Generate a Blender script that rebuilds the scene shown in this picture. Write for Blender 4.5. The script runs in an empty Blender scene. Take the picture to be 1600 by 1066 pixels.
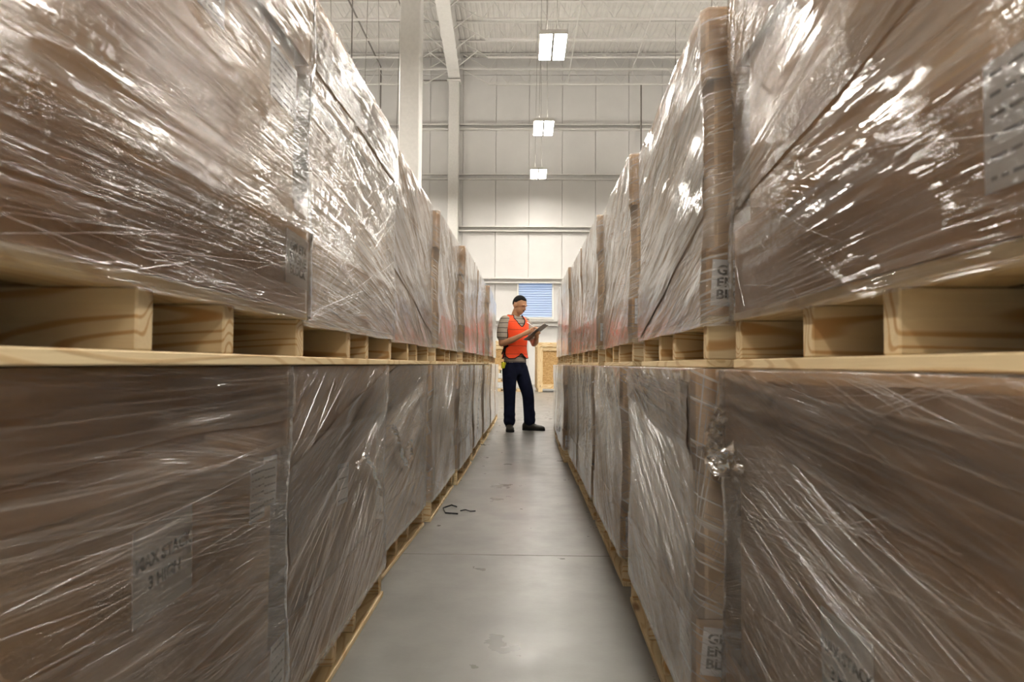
import bpy, bmesh, math, random
import numpy as np
from mathutils import Vector, Matrix

# ------------------------------------------------------------------ camera, light, exposure
scn = bpy.context.scene
COL = scn.collection
R = math.radians
CAM_H = 0.862
FPX = 1070.0
cam_d = bpy.data.cameras.new('camera')
cam = bpy.data.objects.new('camera', cam_d)
COL.objects.link(cam)
scn.camera = cam
cam_d.sensor_width = 36.0
cam_d.lens = 36.0 * FPX / 1600.0
cam_d.clip_start = 0.02
cam_d.clip_end = 200
cam_d.dof.use_dof = True
cam_d.dof.focus_distance = 8.5
cam_d.dof.aperture_fstop = 8.0
YAW = math.atan(20 / FPX)          # the aisle's vanishing point lies right of centre
PITCH = math.atan(36 / FPX)
ROLL = R(0.42)
cam.matrix_world = (Matrix.Translation((0, 0, CAM_H)) @ Matrix.Rotation(YAW, 4, 'Z')
                    @ Matrix.Rotation(R(90) + PITCH, 4, 'X') @ Matrix.Rotation(ROLL, 4, 'Z'))

world = bpy.data.worlds.new('world')
scn.world = world
world.use_nodes = True
world.node_tree.nodes['Background'].inputs[0].default_value = (1.0, 0.93, 0.82, 1)
world.node_tree.nodes['Background'].inputs[1].default_value = 0.3
LAMP_STRENGTH = 40.0
scn.view_settings.view_transform = 'Standard'
scn.view_settings.look = 'None'
scn.view_settings.gamma = 1.0
scn.view_settings.use_curve_mapping = False
scn.view_settings.exposure = 1.15
scn.cycles.max_bounces = 7
scn.cycles.diffuse_bounces = 3
scn.cycles.glossy_bounces = 3
scn.cycles.transparent_max_bounces = 16
scn.cycles.use_adaptive_sampling = True
scn.cycles.adaptive_threshold = 0.03
scn.cycles.sample_clamp_indirect = 6
scn.cycles.use_denoising = True
scn.cycles.caustics_reflective = True
scn.cycles.blur_glossy = 1.0
scn.cycles.caustics_refractive = False

rnd = random.Random(7)

# ------------------------------------------------------------------ helpers
class MB:
    def __init__(self):
        self.v = []; self.f = []
    def add(self, vs, fs):
        n = len(self.v)
        self.v += [tuple(p) for p in vs]
        self.f += [tuple(i + n for i in f) for f in fs]
        return self
    def box(self, x0, x1, y0, y1, z0, z1, ch=0.0, M=None):
        if x0 > x1: x0, x1 = x1, x0
        if y0 > y1: y0, y1 = y1, y0
        if z0 > z1: z0, z1 = z1, z0
        if ch <= 0:
            vs = [(x, y, z) for z in (z0, z1) for y in (y0, y1) for x in (x0, x1)]
            fs = [(0, 2, 3, 1), (4, 5, 7, 6), (0, 1, 5, 4), (2, 6, 7, 3), (0, 4, 6, 2), (1, 3, 7, 5)]
        else:
            # chamfered box through convex hull
            bm = bmesh.new()
            for sx, X in ((1, x0), (-1, x1)):
                for sy, Y in ((1, y0), (-1, y1)):
                    for sz, Z in ((1, z0), (-1, z1)):
                        bm.verts.new((X + sx * ch, Y + sy * ch, Z))
                        bm.verts.new((X + sx * ch, Y, Z + sz * ch))
                        bm.verts.new((X, Y + sy * ch, Z + sz * ch))
            bmesh.ops.convex_hull(bm, input=bm.verts)
            bmesh.ops.dissolve_limit(bm, angle_limit=0.02, verts=bm.verts, edges=bm.edges)
            bm.verts.index_update()
            vs = [v.co[:] for v in bm.verts]
            fs = [[v.index for v in f.verts] for f in bm.faces]
            bm.free()
        if M is not None:
            vs = [(M @ Vector(p))[:] for p in vs]
        return self.add(vs, fs)
    def tube(self, pts, rad, n=8, cap=True):
        pts = [Vector(p) for p in pts]
        if not isinstance(rad, (list, tuple)): rad = [rad] * len(pts)
        vs = []; fs = []
        up = None
        for i, p in enumerate(pts):
            d = (pts[min(i + 1, len(pts) - 1)] - pts[max(i - 1, 0)]).normalized()
            if up is None:
                up = Vector((0, 0, 1)) if abs(d.z) < 0.9 else Vector((0, 1, 0))
            a = up.cross(d)
            if a.length < 1e-5: a = Vector((1, 0, 0)).cross(d)
            a.normalize()
            b = d.cross(a)
            up = b
            r = rad[i]
            ra, rb = (r if isinstance(r, (tuple, list)) else (r, r))
            for k in range(n):
                t = 2 * math.pi * k / n
                vs.append(p + a * (ra * math.cos(t)) + b * (rb * math.sin(t)))
        for i in range(len(pts) - 1):
            for k in range(n):
                k2 = (k + 1) % n
                fs.append((i * n + k, i * n + k2, (i + 1) * n + k2, (i + 1) * n + k))
        if cap:
            fs.append(tuple(range(n))[::-1])
            fs.append(tuple((len(pts) - 1) * n + k for k in range(n)))
        return self.add(vs, fs)
    def ell(self, c, r, M=None, nu=16, nv=10):
        vs = [(0, 0, 1)]; fs = []
        for j in range(1, nv):
            th = math.pi * j / nv
            for i in range(nu):
                ph = 2 * math.pi * i / nu
                vs.append((math.sin(th) * math.cos(ph), math.sin(th) * math.sin(ph), math.cos(th)))
        vs.append((0, 0, -1))
        for i in range(nu):
            i2 = (i + 1) % nu
            fs.append((0, 1 + i, 1 + i2))
            for j in range(nv - 2):
                a = 1 + j * nu
                fs.append((a + i, a + nu + i, a + nu + i2, a + i2))
            a = 1 + (nv - 2) * nu
            fs.append((a + i, len(vs) - 1, a + i2))
        out = []
        for p in vs:
            q = Vector((p[0] * r[0], p[1] * r[1], p[2] * r[2]))
            if M is not None: q = M @ q
            out.append(q + Vector(c))
        return self.add(out, fs)
    def loft(self, secs, n=24, cap=True, power=2.0, frame=None):
        """secs: (z, cx, cy, rx, ry) superellipse rings"""
        vs = []; fs = []
        for (z, cx, cy, rx, ry) in secs:
            for k in range(n):
                t = 2 * math.pi * k / n
                c, s = math.cos(t), math.sin(t)
                x = cx + rx * math.copysign(abs(c) ** (2 / power), c)
                y = cy + ry * math.copysign(abs(s) ** (2 / power), s)
                p = Vector((x, y, z))
                if frame is not None: p = frame @ p
                vs.append(p)
        for i in range(len(secs) - 1):
            for k in range(n):
                k2 = (k + 1) % n
                fs.append((i * n + k, i * n + k2, (i + 1) * n + k2, (i + 1) * n + k))
        if cap:
            fs.append(tuple(range(n))[::-1]); fs.append(tuple((len(secs) - 1) * n + k for k in range(n)))
        return self.add(vs, fs)
    def mesh(self, name, mat, smooth=False):
        me = bpy.data.meshes.new(name)
        me.from_pydata(self.v, [], self.f)
        bm = bmesh.new(); bm.from_mesh(me)
        bmesh.ops.recalc_face_normals(bm, faces=bm.faces)
        bm.to_mesh(me); bm.free()
        if mat: me.materials.append(mat)
        if smooth: me.polygons.foreach_set('use_smooth', [True] * len(me.polygons))
        return me
    def build(self, name, mat, parent=None, smooth=False):
        return link(name, self.mesh(name, mat, smooth), parent)

def link(name, me, parent=None, loc=None):
    o = bpy.data.objects.new(name, me)
    COL.objects.link(o)
    if parent is not None: o.parent = parent
    if loc is not None: o.location = loc
    return o

def thing(name, label, cat, loc=(0, 0, 0), rz=0.0, group=None):
    o = bpy.data.objects.new(name, None)
    o.empty_display_size = 0.1
    COL.objects.link(o)
    o.location = loc
    o.rotation_euler = (0, 0, rz)
    o['label'] = label; o['category'] = cat
    if group: o['group'] = group
    return o

def tag(o, label, cat, group=None):
    o['label'] = label; o['category'] = cat
    if group: o['group'] = group
    return o

def struct(o):
    o['kind'] = 'structure'
    return o

# ------------------------------------------------------------------ materials
class NT:
    def __init__(self, name):
        self.m = bpy.data.materials.new(name)
        self.m.use_nodes = True
        self.t = self.m.node_tree
        self.t.nodes.clear()
        self.out = self.t.nodes.new('ShaderNodeOutputMaterial')
    def n(self, kind, **kw):
        nd = self.t.nodes.new('ShaderNode' + kind)
        for k, v in kw.items():
            if k in nd.inputs and not hasattr(nd, k): self.set(nd.inputs[k], v)
            else: setattr(nd, k, v)
        return nd
    def set(self, sock, v):
        if isinstance(v, bpy.types.NodeSocket): self.t.links.new(v, sock)
        else: sock.default_value = v
    def math(self, op, a, b=None, c=None, clamp=False):
        nd = self.t.nodes.new('ShaderNodeMath'); nd.operation = op; nd.use_clamp = clamp
        self.set(nd.inputs[0], a)
        if b is not None: self.set(nd.inputs[1], b)
        if c is not None: self.set(nd.inputs[2], c)
        return nd.outputs[0]
    def mix(self, f, a, b):
        nd = self.t.nodes.new('ShaderNodeMix'); nd.data_type = 'RGBA'
        self.set(nd.inputs[0], f); self.set(nd.inputs[6], a); self.set(nd.inputs[7], b)
        return nd.outputs[2]
    def ramp(self, v, lo, hi, a=0.0, b=1.0):
        nd = self.t.nodes.new('ShaderNodeMapRange'); nd.interpolation_type = 'SMOOTHSTEP'
        self.set(nd.inputs[0], v)
        for i, q in ((1, lo), (2, hi), (3, a), (4, b)): self.set(nd.inputs[i], q)
        return nd.outputs[0]
    def vscale(self, v, s, off=None):
        nd = self.t.nodes.new('ShaderNodeVectorMath'); nd.operation = 'MULTIPLY'
        self.set(nd.inputs[0], v); nd.inputs[1].default_value = s
        r = nd.outputs[0]
        if off is not None:
            n2 = self.t.nodes.new('ShaderNodeVectorMath'); n2.operation = 'ADD'
            self.set(n2.inputs[0], r); self.set(n2.inputs[1], off)
            r = n2.outputs[0]
        return r
    def noise(self, vec, scale=1.0, detail=2.0, rough=0.5, dims='3D', dist=0.0):
        nd = self.t.nodes.new('ShaderNodeTexNoise'); nd.noise_dimensions = dims
        self.set(nd.inputs['Vector'], vec)
        nd.inputs['Scale'].default_value = scale
        nd.inputs['Detail'].default_value = detail
        nd.inputs['Roughness'].default_value = rough
        nd.inputs['Distortion'].default_value = dist
        return nd.outputs[0]
    def coord(self, which='Object'):
        return self.n('TexCoord').outputs[which]
    def rand(self):
        """a per-object offset vector"""
        r = self.n('ObjectInfo').outputs['Random']
        c = self.t.nodes.new('ShaderNodeCombineXYZ')
        self.set(c.inputs[0], self.math('MULTIPLY', r, 37.0))
        self.set(c.inputs[1], self.math('MULTIPLY', r, 91.0))
        self.set(c.inputs[2], self.math('MULTIPLY', r, 53.0))
        return c.outputs[0]
    def bump(self, h, dist, strength=1.0):
        b = self.t.nodes.new('ShaderNodeBump')
        self.set(b.inputs['Height'], h)
        b.inputs['Distance'].default_value = dist
        b.inputs['Strength'].default_value = strength
        return b.outputs[0]
    def pbr(self, col, rough=0.6, normal=None, spec=0.5, metal=0.0, **kw):
        p = self.t.nodes.new('ShaderNodeBsdfPrincipled')
        self.set(p.inputs['Base Color'], col if not isinstance(col, tuple) else (*col, 1))
        self.set(p.inputs['Roughness'], rough)
        p.inputs['Specular IOR Level'].default_value = spec
        p.inputs['Metallic'].default_value = metal
        if normal is not None: self.set(p.inputs['Normal'], normal)
        for k, v in kw.items(): self.set(p.inputs[k.replace('_', ' ')], v)
        self.t.links.new(p.outputs[0], self.out.inputs[0])
        return self.m

def plain(name, col, rough=0.6, spec=0.4, metal=0.0, var=0.08, nscale=12, bump=0.0):
    g = NT(name)
    c = g.vscale(g.coord(), (1, 1, 1), g.rand())
    n = g.noise(c, nscale, 3)
    a = tuple(x * (1 - var) for x in col); b = tuple(min(1, x * (1 + var)) for x in col)
    colr = g.mix(g.ramp(n, 0.3, 0.7), (*a, 1), (*b, 1))
    nm = g.bump(n, bump) if bump else None
    return g.pbr(colr, rough, nm, spec, metal)

def make_cardboard(name, base, dark):
    g = NT(name)
    co = g.coord()
    c = g.vscale(co, (1, 1, 1), g.rand())
    big = g.noise(c, 2.2, 3, 0.55)
    fine = g.noise(g.vscale(c, (60, 60, 260)), 1.0, 2)
    colr = g.mix(g.ramp(big, 0.3, 0.72), (*dark, 1), (*base, 1))
    colr = g.mix(g.math('MULTIPLY', fine, 0.14), colr, (0.16, 0.095, 0.05, 1))
    sep = g.n('SeparateXYZ'); g.set(sep.inputs[0], co)
    flute = g.math('SINE', g.math('MULTIPLY', g.math('ADD', sep.outputs[1], sep.outputs[0]), 900.0))
    h = g.math('ADD', g.math('MULTIPLY', flute, 0.012), g.math('MULTIPLY', big, 6.0))
    return g.pbr(colr, 0.72, g.bump(h, 0.0012), 0.25)

def make_wood(name, axis, pale=(0.87, 0.73, 0.47), line=(0.54, 0.29, 0.10), freq=105.0, lm=0.85):
    g = NT(name)
    s = [9.0, 9.0, 9.0]; s[axis] = 0.9
    c = g.vscale(g.coord(), tuple(s), g.rand())
    n = g.noise(c, 1.0, 1.2, 0.35, dist=0.2)
    rings = g.math('SINE', g.math('MULTIPLY', n, freq))
    rings = g.ramp(rings, 0.35, 1.0)
    s2 = [160.0] * 3; s2[axis] = 6.0
    fine = g.noise(g.vscale(g.coord(), tuple(s2), g.rand()), 1.0, 2)
    tone = g.noise(g.vscale(g.coord(), (1.5, 1.5, 1.5), g.rand()), 1.0, 1)
    colr = g.mix(tone, (*pale, 1), (pale[0] * 0.86, pale[1] * 0.8, pale[2] * 0.7, 1))
    colr = g.mix(g.math('MULTIPLY', rings, lm), colr, (*line, 1))
    colr = g.mix(g.math('MULTIPLY', fine, 0.22), colr, (line[0], line[1] * 0.95, line[2], 1))
    # knots
    vor = g.n('TexVoronoi'); g.set(vor.inputs['Vector'], g.vscale(g.coord(), tuple(2.2 if i == axis else 7.0 for i in range(3)), g.rand()))
    vor.inputs['Scale'].default_value = 1.0
    knot = g.ramp(vor.outputs['Distance'], 0.04, 0.13, 1.0, 0.0)
    colr = g.mix(g.math('MULTIPLY', knot, 0.75), colr, (0.2, 0.09, 0.04, 1))
    return g.pbr(colr, 0.6, g.bump(g.math('ADD', fine, g.math('MULTIPLY', rings, 0.5)), 0.0006), 0.3)

CARD = make_cardboard('kraft_cardboard', (0.59, 0.355, 0.165), (0.47, 0.275, 0.12))
CARD2 = make_cardboard('kraft_cardboard_light', (0.72, 0.50, 0.29), (0.63, 0.42, 0.235))
WOODX = make_wood('pine_across', 0)
WOODY = make_wood('pine_along', 1, line=(0.55, 0.34, 0.14), lm=0.55)
WOODZ = make_wood('pine_upright', 2, lm=0.5)
PAPER = plain('white_paper', (0.88, 0.88, 0.90), 0.6, 0.3, var=0.03)
INK = plain('black_ink', (0.012, 0.012, 0.014), 0.5, 0.4)
INKGREY = plain('grey_ink', (0.18, 0.18, 0.2), 0.5, 0.4)
WHITE = plain('white_paint', (0.80, 0.775, 0.72), 0.45, 0.4, var=0.03, nscale=3)
PANELW = plain('white_wall_panel', (0.68, 0.665, 0.645), 0.42, 0.4, var=0.02, nscale=1.5)
DECKW = plain('white_roof_deck', (0.66, 0.635, 0.60), 0.55, 0.3, var=0.04, nscale=2)
STEELW = plain('white_steel', (0.72, 0.70, 0.665), 0.45, 0.4, var=0.03)
PIPE = plain('grey_pipe', (0.22, 0.20, 0.18), 0.5, 0.4)
WIRE = plain('steel_wire', (0.30, 0.28, 0.25), 0.4, 0.5)
METAL = plain('bright_metal', (0.6, 0.6, 0.6), 0.25, 0.5, metal=1.0)

def make_film(name, hazeb=0.5, amp=1.0, refl=1.2):
    g = NT(name)
    ua = g.n('UVMap', uv_map='wrap_a').outputs[0]
    ub = g.n('UVMap', uv_map='wrap_b').outputs[0]
    uf = g.n('UVMap', uv_map='face').outputs[0]
    def lay(uv, off):
        a = g.noise(g.vscale(uv, (2.2, 140, 1), (off, off * 2, 0)), 1.0, 2.0, 0.55, '2D')
        b = g.noise(g.vscale(uv, (7.0, 430, 1), (off + 7, off, 0)), 1.0, 1.0, 0.5, '2D')
        return a, b
    a1, a2 = lay(ua, 3.0); b1, b2 = lay(ub, 11.0)
    mask = g.ramp(g.noise(uf, 3.1, 2, 0.5, '2D'), 0.47, 0.60)
    ha = g.math('ADD', a1, g.math('MULTIPLY', a2, 0.34))
    hb = g.math('ADD', b1, g.math('MULTIPLY', b2, 0.34))
    inv = g.math('SUBTRACT', 1.0, mask)
    h = g.math('ADD', g.math('MULTIPLY', ha, inv), g.math('MULTIPLY', hb, mask))
    # calm patches where the film lies taut on the carton
    calm = g.ramp(g.noise(g.vscale(ua, (1.6, 7, 1), (31, 5, 0)), 1.0, 2, 0.5, '2D'), 0.34, 0.62, 0.18, 1.0)
    crk = g.noise(uf, 42, 3, 0.6, '2D', dist=1.4)
    cmask = g.ramp(g.noise(uf, 2.3, 2, 0.5, '2D'), 0.5, 0.68, 0.0, 0.34)
    h = g.math('ADD', g.math('MULTIPLY', h, calm), g.math('MULTIPLY', crk, cmask))
    med = g.noise(g.vscale(ua, (1.6, 17, 1), (1, 4, 0)), 1.0, 1, 0.5, '2D')
    h = g.math('ADD', h, g.math('MULTIPLY', med, 0.8))
    nm = g.bump(h, 0.0028 * amp)
    # whitening: stretched lines, overlapping layers, roll edges
    st = g.noise(g.vscale(ua, (1.5, 170, 1), (5, 9, 0)), 1.0, 1.5, 0.5, '2D')
    st2 = g.noise(g.vscale(ub, (1.9, 140, 1), (15, 2, 0)), 1.0, 1.5, 0.5, '2D')
    lines = g.math('MAXIMUM', g.ramp(st, 0.56, 0.74), g.math('MULTIPLY', g.ramp(st2, 0.58, 0.76), 0.8))
    sep = g.n('SeparateXYZ'); g.set(sep.inputs[0], ua)
    wob = g.noise(g.vscale(ua, (1.7, 1, 1)), 1.0, 2, 0.5, '2D')
    tt = g.math('FRACT', g.math('ADD', g.math('DIVIDE', sep.outputs[1], 0.235), g.math('MULTIPLY', wob, 0.35)))
    edge = g.ramp(g.math('ABSOLUTE', g.math('SUBTRACT', tt, 0.5)), 0.0, 0.012, 1.0, 0.0)
    lapp = g.ramp(tt, 0.49, 0.51)
    cloud = g.ramp(g.noise(uf, 4.2, 3, 0.6, '2D'), 0.35, 0.75)
    haze = g.math('ADD', 0.045 * hazeb, g.math('MULTIPLY', lines, 0.20 * hazeb))
    haze = g.math('ADD', haze, g.math('MULTIPLY', edge, 0.03))
    haze = g.math('ADD', haze, g.math('MULTIPLY', lapp, 0.05 * hazeb))
    haze = g.math('ADD', haze, g.math('MULTIPLY', cloud, 0.08 * hazeb), clamp=True)
    dif = g.n('BsdfDiffuse'); dif.inputs[0].default_value = (0.86, 0.80, 0.73, 1)
    trn = g.n('BsdfTransparent'); trn.inputs[0].default_value = (0.995, 0.99, 0.98, 1)
    m1 = g.n('MixShader'); g.set(m1.inputs[0], haze)
    g.t.links.new(trn.outputs[0], m1.inputs[1]); g.t.links.new(dif.outputs[0], m1.inputs[2])
    glo = g.n('BsdfGlossy'); glo.inputs['Color'].default_value = (1, 1, 1, 1)
    glo.inputs['Roughness'].default_value = 0.06
    g.set(glo.inputs['Normal'], nm)
    fr = g.n('Fresnel'); fr.inputs[0].default_value = 1.5
    g.set(fr.inputs['Normal'], g.bump(h, 0.0013 * amp))
    fac = g.math('MULTIPLY', fr.outputs[0], refl, clamp=True)
    m2 = g.n('MixShader'); g.set(m2.inputs[0], fac)
    g.t.links.new(m1.outputs[0], m2.inputs[1]); g.t.links.new(glo.outputs[0], m2.inputs[2])
    g.t.links.new(m2.outputs[0], g.out.inputs[0])
    return g.m

FILM = make_film('stretch_film')
FILMX = make_film('stretch_film_crinkled', 1.6, 1.2, 1.6)
FILMB = make_film('overlapping_film', 0.45, 1.3)
def make_crease():
    g = NT('film_crease')
    tr = g.n('BsdfTransparent'); tr.inputs[0].default_value = (1, 1, 1, 1)
    di = g.n('BsdfDiffuse'); di.inputs[0].default_value = (0.86, 0.80, 0.73, 1)
    gl = g.n('BsdfGlossy'); gl.inputs['Color'].default_value = (1, 1, 1, 1); gl.inputs['Roughness'].default_value = 0.16
    a = g.n('MixShader'); a.inputs[0].default_value = 0.11
    g.t.links.new(tr.outputs[0], a.inputs[1]); g.t.links.new(di.outputs[0], a.inputs[2])
    b = g.n('MixShader'); b.inputs[0].default_value = 0.34
    g.t.links.new(a.outputs[0], b.inputs[1]); g.t.links.new(gl.outputs[0], b.inputs[2])
    g.t.links.new(b.outputs[0], g.out.inputs[0])
    return g.m
CREASE = make_crease()
FILMT = make_film('loose_film', 1.6, 1.6)
FILML = make_film('stretch_film_low', 0.7, 1.7, 1.2)
FILMY = make_film('stretch_film_low_crinkled', 1.7, 1.7, 1.6)
FILMC = plain('gathered_film', (0.72, 0.70, 0.68), 0.2, 0.8, var=0.2, nscale=60)

def make_concrete():
    g = NT('polished_concrete')
    c = g.coord()
    a = g.noise(c, 0.9, 5, 0.6)
    b = g.noise(c, 4.0, 5, 0.6)
    d = g.noise(c, 90, 2)
    col = g.mix(g.ramp(a, 0.3, 0.7), (0.185, 0.178, 0.165, 1), (0.24, 0.233, 0.215, 1))
    col = g.mix(g.ramp(b, 0.35, 0.7, 0.0, 0.45), col, (0.155, 0.15, 0.14, 1))
    col = g.mix(g.ramp(d, 0.55, 0.8, 0.0, 0.2), col, (0.2, 0.19, 0.18, 1))
    scr = g.ramp(g.noise(g.vscale(c, (3, 40, 1), (3, 3, 0)), 1.0, 3), 0.72, 0.85, 0.0, 0.1)
    col = col
    ro = g.math('MULTIPLY_ADD', b, 0.3, 0.17)
    return g.pbr(col, ro, g.bump(g.math('ADD', b, g.math('MULTIPLY', d, 0.1)), 0.0015), 0.45)
CONCRETE = make_concrete()
JOINT = plain('joint_filler', (0.2, 0.19, 0.17), 0.8)

def make_lamp(name='lamp_diffuser', k=1.0):
    g = NT(name)
    e = g.n('Emission'); e.inputs[0].default_value = (1.0, 0.94, 0.85, 1)
    e.inputs[1].default_value = LAMP_STRENGTH * k
    g.t.links.new(e.outputs[0], g.out.inputs[0])
    return g.m
LAMP = make_lamp()
CEIL_GLOW = make_lamp('added_ceiling_glow', 0.75)  # emission for the strips added to brighten the ceiling

# ------------------------------------------------------------------ the hall
WALL_Y = 28.4
HX = 22.0
BACK = -18.0
TOP = 13.75
struct(MB().box(-HX, HX, BACK, WALL_Y + .3, -0.2, 0.0).build('floor', CONCRETE))
dk = MB()
# roof deck, ribbed along Y
x = -HX
pts = []
while x < HX:
    pts += [(x, TOP), (x + 0.09, TOP), (x + 0.115, TOP + 0.02), (x + 0.165, TOP + 0.02), (x + 0.19, TOP)]
    x += 0.20
vs = []; fs = []
for i, (px, pz) in enumerate(pts):
    vs += [(px, BACK, pz), (px, WALL_Y + .3, pz)]
    if i: fs.append((2 * i - 2, 2 * i, 2 * i + 1, 2 * i - 1))
dk.add(vs, fs)
dk.box(-HX, HX, BACK, WALL_Y + .3, TOP + 0.03, TOP + 0.2)
struct(dk.build('ceiling', DECKW))
struct(MB().box(-HX - .2, -HX, BACK, WALL_Y + .3, 0, TOP + .2).build('wall_left', PANELW))
struct(MB().box(HX, HX + .2, BACK, WALL_Y + .3, 0, TOP + .2).build('wall_right', PANELW))
struct(MB().box(-HX, HX, BACK - .2, BACK, 0, TOP + .2).build('wall_front', PANELW))
wb = struct(MB().box(-HX, HX, WALL_Y, WALL_Y + .3, 0, TOP + .2).build('wall_back', DECKW))
PXM = FPX / WALL_Y   # pixels per metre on the back wall
def wz(py): return CAM_H + (569 - py) / PXM
def wx(px): return (px - 820) / PXM
girts = [wz(505), wz(439), wz(358), wz(276), wz(197)]
levels = [0.0] + girts + [wz(112), TOP]
seams = [wx(877 + 52.2 * k) for k in range(-9, 9)]
win = (wx(810), wx(862), wz(497), wz(443))
cache = {}
for i in range(len(seams) - 1):
    for j in range(len(levels) - 1):
        x0, x1, z0, z1 = seams[i] + .008, seams[i + 1] - .008, levels[j] + .008, levels[j + 1] - .008
        if j == 1 and x1 > win[0] and x0 < win[1]:
            for (a, b, cc, d) in ((x0, min(x1, win[0] - .06), z0, z1), (max(x0, win[1] + .06), x1, z0, z1)):
                if b - a > 0.05:
                    MB().box(a, b, WALL_Y - .05, WALL_Y + .02, cc, d, .008).build('wall_panel', PANELW, wb)
            continue
        key = (j,)
        w = x1 - x0
        if key not in cache:
            cache[key] = MB().box(0, w, 0, .07, 0, z1 - z0, .008).mesh('wall_panel', PANELW)
        link('wall_panel', cache[key], wb, (x0, WALL_Y - .05, z0))
for hx in (-1, 1):   # plain outer stretch of the wall, hidden behind the rows
    a, b = ((-HX, seams[0]) if hx < 0 else (seams[-1], HX))
    MB().box(a, b, WALL_Y - .05, WALL_Y + .02, 0, TOP, .008).build('wall_panel', PANELW, wb)
for k, z in enumerate(girts):
    g = MB()
    for q in (-.11, .095):
        g.box(-HX, HX, WALL_Y - .25, WALL_Y - .05, z + q, z + q + .015)
    g.box(-HX, HX, WALL_Y - .262, WALL_Y - .25, z - .11, z - .065)
    g.box(-HX, HX, WALL_Y - .262, WALL_Y - .25, z + .065, z + .11)
    g.box(-HX, HX, WALL_Y - .062, WALL_Y - .052, z - .11, z + .11)
    o = g.build('trim_%d' % (k + 1), STEELW); struct(o)

# window with louvres
BLUE = NT('pale_blue_slat')
_d = BLUE.n('BsdfDiffuse'); _d.inputs[0].default_value = (0.60, 0.66, 0.74, 1)
_t = BLUE.n('BsdfTranslucent'); _t.inputs[0].default_value = (0.6, 0.68, 0.8, 1)
_m = BLUE.n('MixShader'); _m.inputs[0].default_value = 0.55
BLUE.t.links.new(_d.outputs[0], _m.inputs[1]); BLUE.t.links.new(_t.outputs[0], _m.inputs[2])
BLUE.t.links.new(_m.outputs[0], BLUE.out.inputs[0])
SKY = NT('daylight_pane')
_e = SKY.n('Emission'); _e.inputs[0].default_value = (0.68, 0.80, 1.0, 1); _e.inputs[1].default_value = 0.8
SKY.t.links.new(_e.outputs[0], SKY.out.inputs[0])
x0, x1, z0, z1 = win
w1 = MB()
for (a, b, c, d) in ((x0 - .07, x1 + .07, z1, z1 + .07), (x0 - .07, x1 + .07, z0 - .07, z0), (x0 - .07, x0, z0, z1), (x1, x1 + .07, z0, z1)):
    w1.box(a, b, WALL_Y - .13, WALL_Y - .01, c, d, .006)
w1 = struct(w1.build('window_1', WHITE))
MB().box(x0, x1, WALL_Y - .03, WALL_Y - .02, z0, z1).build('pane', SKY.m, w1)
ns = 15
hs = (z1 - z0) / ns
sl = MB().add([(0, 0, 0.01), (x1 - x0, 0, 0.01), (x1 - x0, -.028, hs * .5), (0, -.028, hs * .5), (0, -.004, hs), (x1 - x0, -.004, hs),
               (0, .004, 0.01), (x1 - x0, .004, 0.01), (x1 - x0, -.024, hs * .5), (0, -.024, hs * .5), (0, 0, hs), (x1 - x0, 0, hs)],
              [(0, 1, 2, 3), (3, 2, 5, 4), (7, 6, 9, 8), (8, 9, 10, 11), (1, 0, 6, 7), (4, 5, 11, 10), (0, 3, 9, 6), (3, 4, 10, 9), (1, 7, 8, 2), (2, 8, 11, 5)]).mesh('slat', BLUE.m)
for k in range(ns):
    link('slat', sl, w1, (x0, WALL_Y - .07, z0 + k * hs))
MB().box(x0, x1, WALL_Y - .15, WALL_Y - .08, z0 - .02, z0 + .03, .006).build('window_sill', WHITE, w1)

# columns and main beams
def column(x, y, wdt, z1, label):
    t = thing('steel_column', label, 'column', (x, y, 0), 0, 'white steel columns of the hall')
    MB().box(-wdt / 2, wdt / 2, -wdt / 2, wdt / 2, 0.03, z1, .02).build('shaft', STEELW, t)
    MB().box(-wdt / 2 - .1, wdt / 2 + .1, -wdt / 2 - .1, wdt / 2 + .1, 0, .03, .005).build('base_plate', STEELW, t)
    MB().box(-wdt / 2 - .06, wdt / 2 + .06, -wdt / 2 - .12, wdt / 2 + .12, z1, z1 + .03).build('cap_plate', STEELW, t)
    return t
BX0, BX1 = -2.50, -3.0
def beamx(y): return BX0 + (BX1 - BX0) * (y - 15.3) / (WALL_Y - 15.3)
column(-2.62, 15.3, .46, 12.6, 'tall square white column standing nearer behind the left row')
column(wx(707), WALL_Y - .3, .44, 12.55, 'tall white column against the back wall under the roof beam')
def beam(xa, ya, xb, yb, label):
    t = thing('roof_beam', label, 'beam', (0, 0, 0), 0)
    L = math.hypot(xb - xa, yb - ya)
    ang = math.atan2(yb - ya, xb - xa)
    M = Matrix.Translation((xa, ya, 12.63)) @ Matrix.Rotation(ang, 4, 'Z')
    MB().box(0, L, -.24, .24, 0, .03, M=M).build('flange', STEELW, t)
    MB().box(0, L, -.012, .012, .03, .95, M=M).build('web_plate', STEELW, t)
    MB().box(0, L, -.24, .24, .95, .98, M=M).build('flange', STEELW, t)
    return t
beam(beamx(BACK), BACK, beamx(WALL_Y - .1), WALL_Y - .1, 'deep white roof beam running from the near column to the back wall')
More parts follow.
